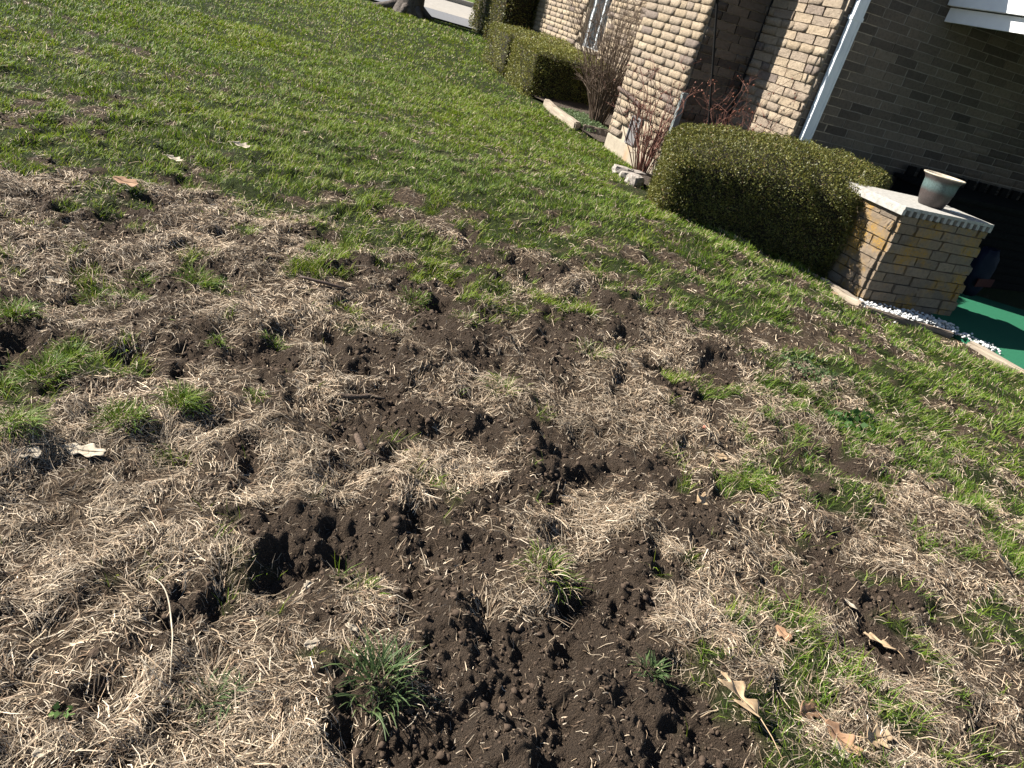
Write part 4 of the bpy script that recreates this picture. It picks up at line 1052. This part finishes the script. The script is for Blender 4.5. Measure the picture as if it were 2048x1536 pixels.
def oak_leaf(label, x, y, ln, rz, mat, seed, wr=.55, lobes=3.2, curl=.2, bend=.12, tilt=(0, 0), lift=.012, stem=.35, deep=.5):
    r = random.Random(seed); ns, nw = 36, 4
    z0 = float(ground(np.array([x]), np.array([y]))[0])
    root = empty('fallen_leaf', (x, y, z0 + lift), rz); root.rotation_euler = (tilt[0], tilt[1], rz)
    tag(root, label, 'leaf', 'fallen dry leaves')
    V = []; F = []; ph = r.uniform(-.4, .4)
    for i in range(ns + 1):
        s = i / ns; w = ln * wr * .5 * math.sin(math.pi * min(1, s * .93 + .05)) ** .55
        for side in (-1, 1):
            lob = 1 - deep * (.5 + .5 * math.cos(6.283 * lobes * s + ph + side * .5)) ** 1.0
            hw = w * lob + .0012
            for k in range(nw + 1):
                t = k / nw; yy = side * hw * t
                xx = (s - .5) * ln + abs(yy) * .45
                zz = curl * abs(yy) ** 1.3 * 2.2 + bend * ln * ((s - .45) ** 2 * 2) + math.sin(s * 9 + side * t * 3 + ph) * ln * .018 + (.0004 if side > 0 else 0)
                V.append((xx, yy, zz))
    st = (nw + 1); rowlen = 2 * st
    for i in range(ns):
        for sd in range(2):
            for k in range(nw):
                a = i * rowlen + sd * st + k; b = a + 1; c = b + rowlen; d = a + rowlen
                F.append((a, b, c, d))
    me = mesh_np('blade', np.array(V), np.array(F), mat, smooth=True)
    bl = obj('blade', me, root); md = bl.modifiers.new('thickness', 'SOLIDIFY'); md.thickness = .0007
    if stem:
        e0 = Vector((-.5 * ln, 0, bend * ln * .4)); tube('stem', [e0 + Vector((.3 * ln, 0, -bend * ln * .3)), e0, e0 + Vector((-stem * ln * .5, .03 * ln, -.004)), e0 + Vector((-stem * ln, .10 * ln, -.010))], [.0010, .0012, .0011, .0009], mat, root, 5)
    return root
def scrap(label, x, y, ln, rz, mat, seed, lift=.008, tilt=(.2, .1)):
    oak_leaf(label, x, y, ln, rz, mat, seed, .7, 1.9, .12, .10, tilt, lift, 0, .5)
oak_leaf('pale lobed oak leaf lying flat on soil at left', -.938, 1.367, .10, .15, M_DRYLEAF3, 1, .42, 2.6, .15, .05, (.25, -.05), .012)
scrap('small bleached leaf left of the pale oak leaf', -1.017, 1.288, .055, .5, M_DRYLEAF3, 2)
oak_leaf('large tan oak leaf with deep lobes and long stem on dark soil', .643, 1.150, .12, 2.05, M_DRYLEAF, 3, .85, 2.35, .12, .10, (.30, .10), .030, .7, .86)
scrap('crumpled cream leaf in green grass at the right edge', 1.656, 2.047, .10, 1.0, M_DRYLEAF, 4, .03, (.5, .25))
oak_leaf('small star-lobed oak leaf tilted over a dark hollow at right', 1.082, 1.504, .08, 2.6, M_DRYLEAF, 5, .8, 2.3, .15, .1, (.3, .1), .025, .3, .7)
oak_leaf('curled tan oak leaf half buried on the soil mound right of centre', .630, 1.876, .085, 1.2, M_DRYLEAF, 6, .6, 2.4, .8, .5, (.5, .3), .014, .2, .6)
scrap('brown curled leaf in shadow right of the large oak leaf', .824, 1.213, .07, .6, M_DRYLEAF2, 7, .015, (.5, .2))
oak_leaf('brown and tan oak leaf, left of the pile at the bottom edge', .880, 1.160, .085, -.6, M_DRYLEAF2, 8, .6, 2.5, .5, .3, (.2, .2), .016, .2, .6)
oak_leaf('tan oak leaf, right of the pile at the bottom edge', .965, 1.185, .08, .5, M_DRYLEAF, 9, .65, 2.5, .5, .3, (.3, .2), .02, .2, .6)
scrap('cream torn leaf lying lowest in the bottom leaf pile', .875, 1.120, .055, 1.9, M_DRYLEAF3, 10)
scrap('small cream leaf scrap on soil left of the broad-bladed clump', -.235, 1.006, .032, .7, M_DRYLEAF3, 11, .006)
scrap('upright pale leaf scrap above the broad-bladed clump', -.173, 1.055, .042, 1.6, M_DRYLEAF3, 12, .014, (.2, .6))
oak_leaf('white lobed leaf bright on the green lawn', -1.724, 3.854, .085, .3, M_DRYLEAF3, 13, .6, 2.4, .4, .2, (.3, .1), .045, .3, .6)
oak_leaf('pale lobed leaf left of the white lawn leaf', -1.877, 3.469, .075, .1, M_DRYLEAF3, 14, .6, 2.4, .4, .2, (.2, .1), .035, .3, .6)
scrap('rusty and cream leaf at the edge of the torn lawn', -1.818, 2.969, .10, .2, M_DRYLEAF2, 15, .03)
scrap('thin white seed husk on soil left of centre', -.301, 1.161, .024, 1.5, M_DRYLEAF3, 16, .006)
scrap('whitish curled leaf on the grass at lower right', 1.035, 1.616, .042, 2.2, M_DRYLEAF3, 17, .02)
oak_leaf('cream leaf in straw below the lawn at the far left', -1.535, 2.120, .065, .2, M_DRYLEAF3, 18, .5, 2.4, .4, .2, (.2, .1), .014, .2, .6)
scrap('cream leaf scrap in straw below the reddish fragment', .758, 2.245, .05, .4, M_DRYLEAF, 19, .012)
scrap('cream scrap at the bottom left corner of the photo', -.547, .683, .028, .9, M_DRYLEAF3, 20)
scrap('orange-brown leaf scrap under grass at lower right', .804, 1.425, .045, -.8, M_DRYLEAF2, 21, .012)
scrap('tiny cream leaf on the grass before the hedge', 1.807, 4.684, .05, .2, M_DRYLEAF, 22, .05)

def stick(name, label, pts, rads, mat, cat, group=None, sides=9, rough=.10, seed=0):
    P = [Vector((x, y, float(ground(np.array([x]), np.array([y]))[0]) + dz)) for x, y, dz in pts]
    o0 = P[0].copy(); r = random.Random(seed); Q = []; R_ = []
    for i in range(len(P) - 1):
        for k in range(4):
            t = k / 4; Q.append(P[i].lerp(P[i + 1], t) - o0); R_.append((rads[i] * (1 - t) + rads[i + 1] * t) * r.uniform(1 - rough, 1 + rough))
    Q.append(P[-1] - o0); R_.append(rads[-1])
    o = tube(name, Q, R_, mat, None, sides); o.location = o0; tag(o, label, cat, group); return o
stick('broken_stick', 'short broken stick with pale cut end in the soil', [(-.392, 1.780, .010), (-.346, 1.695, .006)], [.0085, .0092], M_STICK, 'stick', seed=1)
stick('broken_stick', 'stubby bark piece lying right of the pale-ended stick', [(-.338, 1.688, .004), (-.278, 1.706, .004)], [.0085, .0075], M_STICK, 'stick', seed=2)
stick('root_piece', 'gnarled grey root half sunk in dark soil', [(-.515, 1.905, .006), (-.455, 1.925, .014), (-.41, 1.960, .012), (-.365, 1.975, .006)], [.005, .009, .008, .003], M_STICK, 'root', rough=.25, seed=3)
stick('broken_stick', 'thin dark stick across bare soil near the lawn edge', [(-.89, 2.59, .012), (-.80, 2.60, .016), (-.72, 2.625, .010)], [.006, .007, .004], M_PIPE, 'stick', seed=4)
def long_stalk():
    P = [(-.585, 1.047, .030), (-.55, 1.035, .036), (-.517, 1.000, .034), (-.492, .960, .030), (-.470, .926, .024), (-.448, .88, .022), (-.427, .839, .014)]
    n_ = len(P); x = np.array([p[0] for p in P]); y = np.array([p[1] for p in P]); z = ground(x, y) + np.array([p[2] for p in P])
    tq = np.linspace(0, n_ - 1, 25); x = np.interp(tq, np.arange(n_), x); y = np.interp(tq, np.arange(n_), y); z = np.interp(tq, np.arange(n_), z)
    for _ in range(6):
        for v_ in (x, y, z): v_[1:-1] = (v_[:-2] + v_[1:-1] * 2 + v_[2:]) / 4
    n = len(x); V = []; F = []
    for i in range(n):
        j0, j1 = max(i - 1, 0), min(i + 1, n - 1); d = Vector((x[j1] - x[j0], y[j1] - y[j0], 0)).normalized(); w = .0017 * (1 - .5 * abs(i / (n - 1) - .45))
        sx, sy = -d.y * w, d.x * w
        for q in ((sx, sy, 0), (0, 0, .0015), (-sx, -sy, 0), (0, 0, -.0012)): V.append((x[i] - x[0] + q[0], y[i] - y[0] + q[1], z[i] - z[0] + q[2]))
    for i in range(n - 1):
        for k in range(4): F.append((4 * i + k, 4 * i + (k + 1) % 4, 4 * i + 4 + (k + 1) % 4, 4 * i + 4 + k))
    o = obj('dry_stalk', mesh_np('dry_stalk', np.array(V), np.array(F), M_DRYLEAF3, smooth=True)); o.location = (x[0], y[0], z[0])
    tag(o, 'long bleached grass stalk curving over the straw at bottom left', 'stalk')
long_stalk()
def red_frag():
    x, y = .70, 2.36; rs = np.random.RandomState(2); z = ground(np.array([x]), np.array([y]))
    o = obj('brick_fragment', lumps_mesh('brick_fragment', np.array([0.]), np.array([0.]), np.array([0.]), np.array([.008]), simple('red_clay', (.40, .13, .08), (.55, .22, .14), .9, 40, .4, .003), 2, (.6, .7), .4, rs)); o.location = (x, y, z[0])
    tag(o, 'small red clay fragment in straw right of centre', 'fragment')
red_frag()

def weed(label, x, y, w, n, seed, cols, ls=.016, h=.03):
    rs = np.random.RandomState(seed); a = rs.uniform(0, 6.283, n); q = np.sqrt(rs.rand(n)) * w
    px = x + np.cos(a) * q; py = y + np.sin(a) * q; pz = ground(px, py) + rs.uniform(.004, h, n) * (1 - .5 * q / w); z0 = float(ground(np.array([x]), np.array([y]))[0])
    me = leaf_quads(np.stack([px - x, py - y, pz - z0], 1), np.tile([0, 0, 1.0], (n, 1)), rs.uniform(.7, 1.3, n) * ls, pal(n, cols, .2), 'weed_patch', M_BLADE, .75, .15)
    o = obj('weed_patch', me); o.location = (x, y, z0); tag(o, label, 'weed')
weed('grey-green clover-like weed patch at the right of the soil', 1.30, 3.25, .14, 420, 1, [(.085, .13, .05), (.12, .165, .075), (.06, .10, .035)])
weed('dark broad-leaved weed in thin grass at right', 1.38, 2.80, .10, 130, 2, [(.035, .075, .02), (.05, .10, .03)], .034, .045)
weed('pale green weed seedling among straw at the bottom left corner', -.555, .745, .022, 12, 3, [(.09, .16, .04), (.12, .19, .06)], .013, .03)
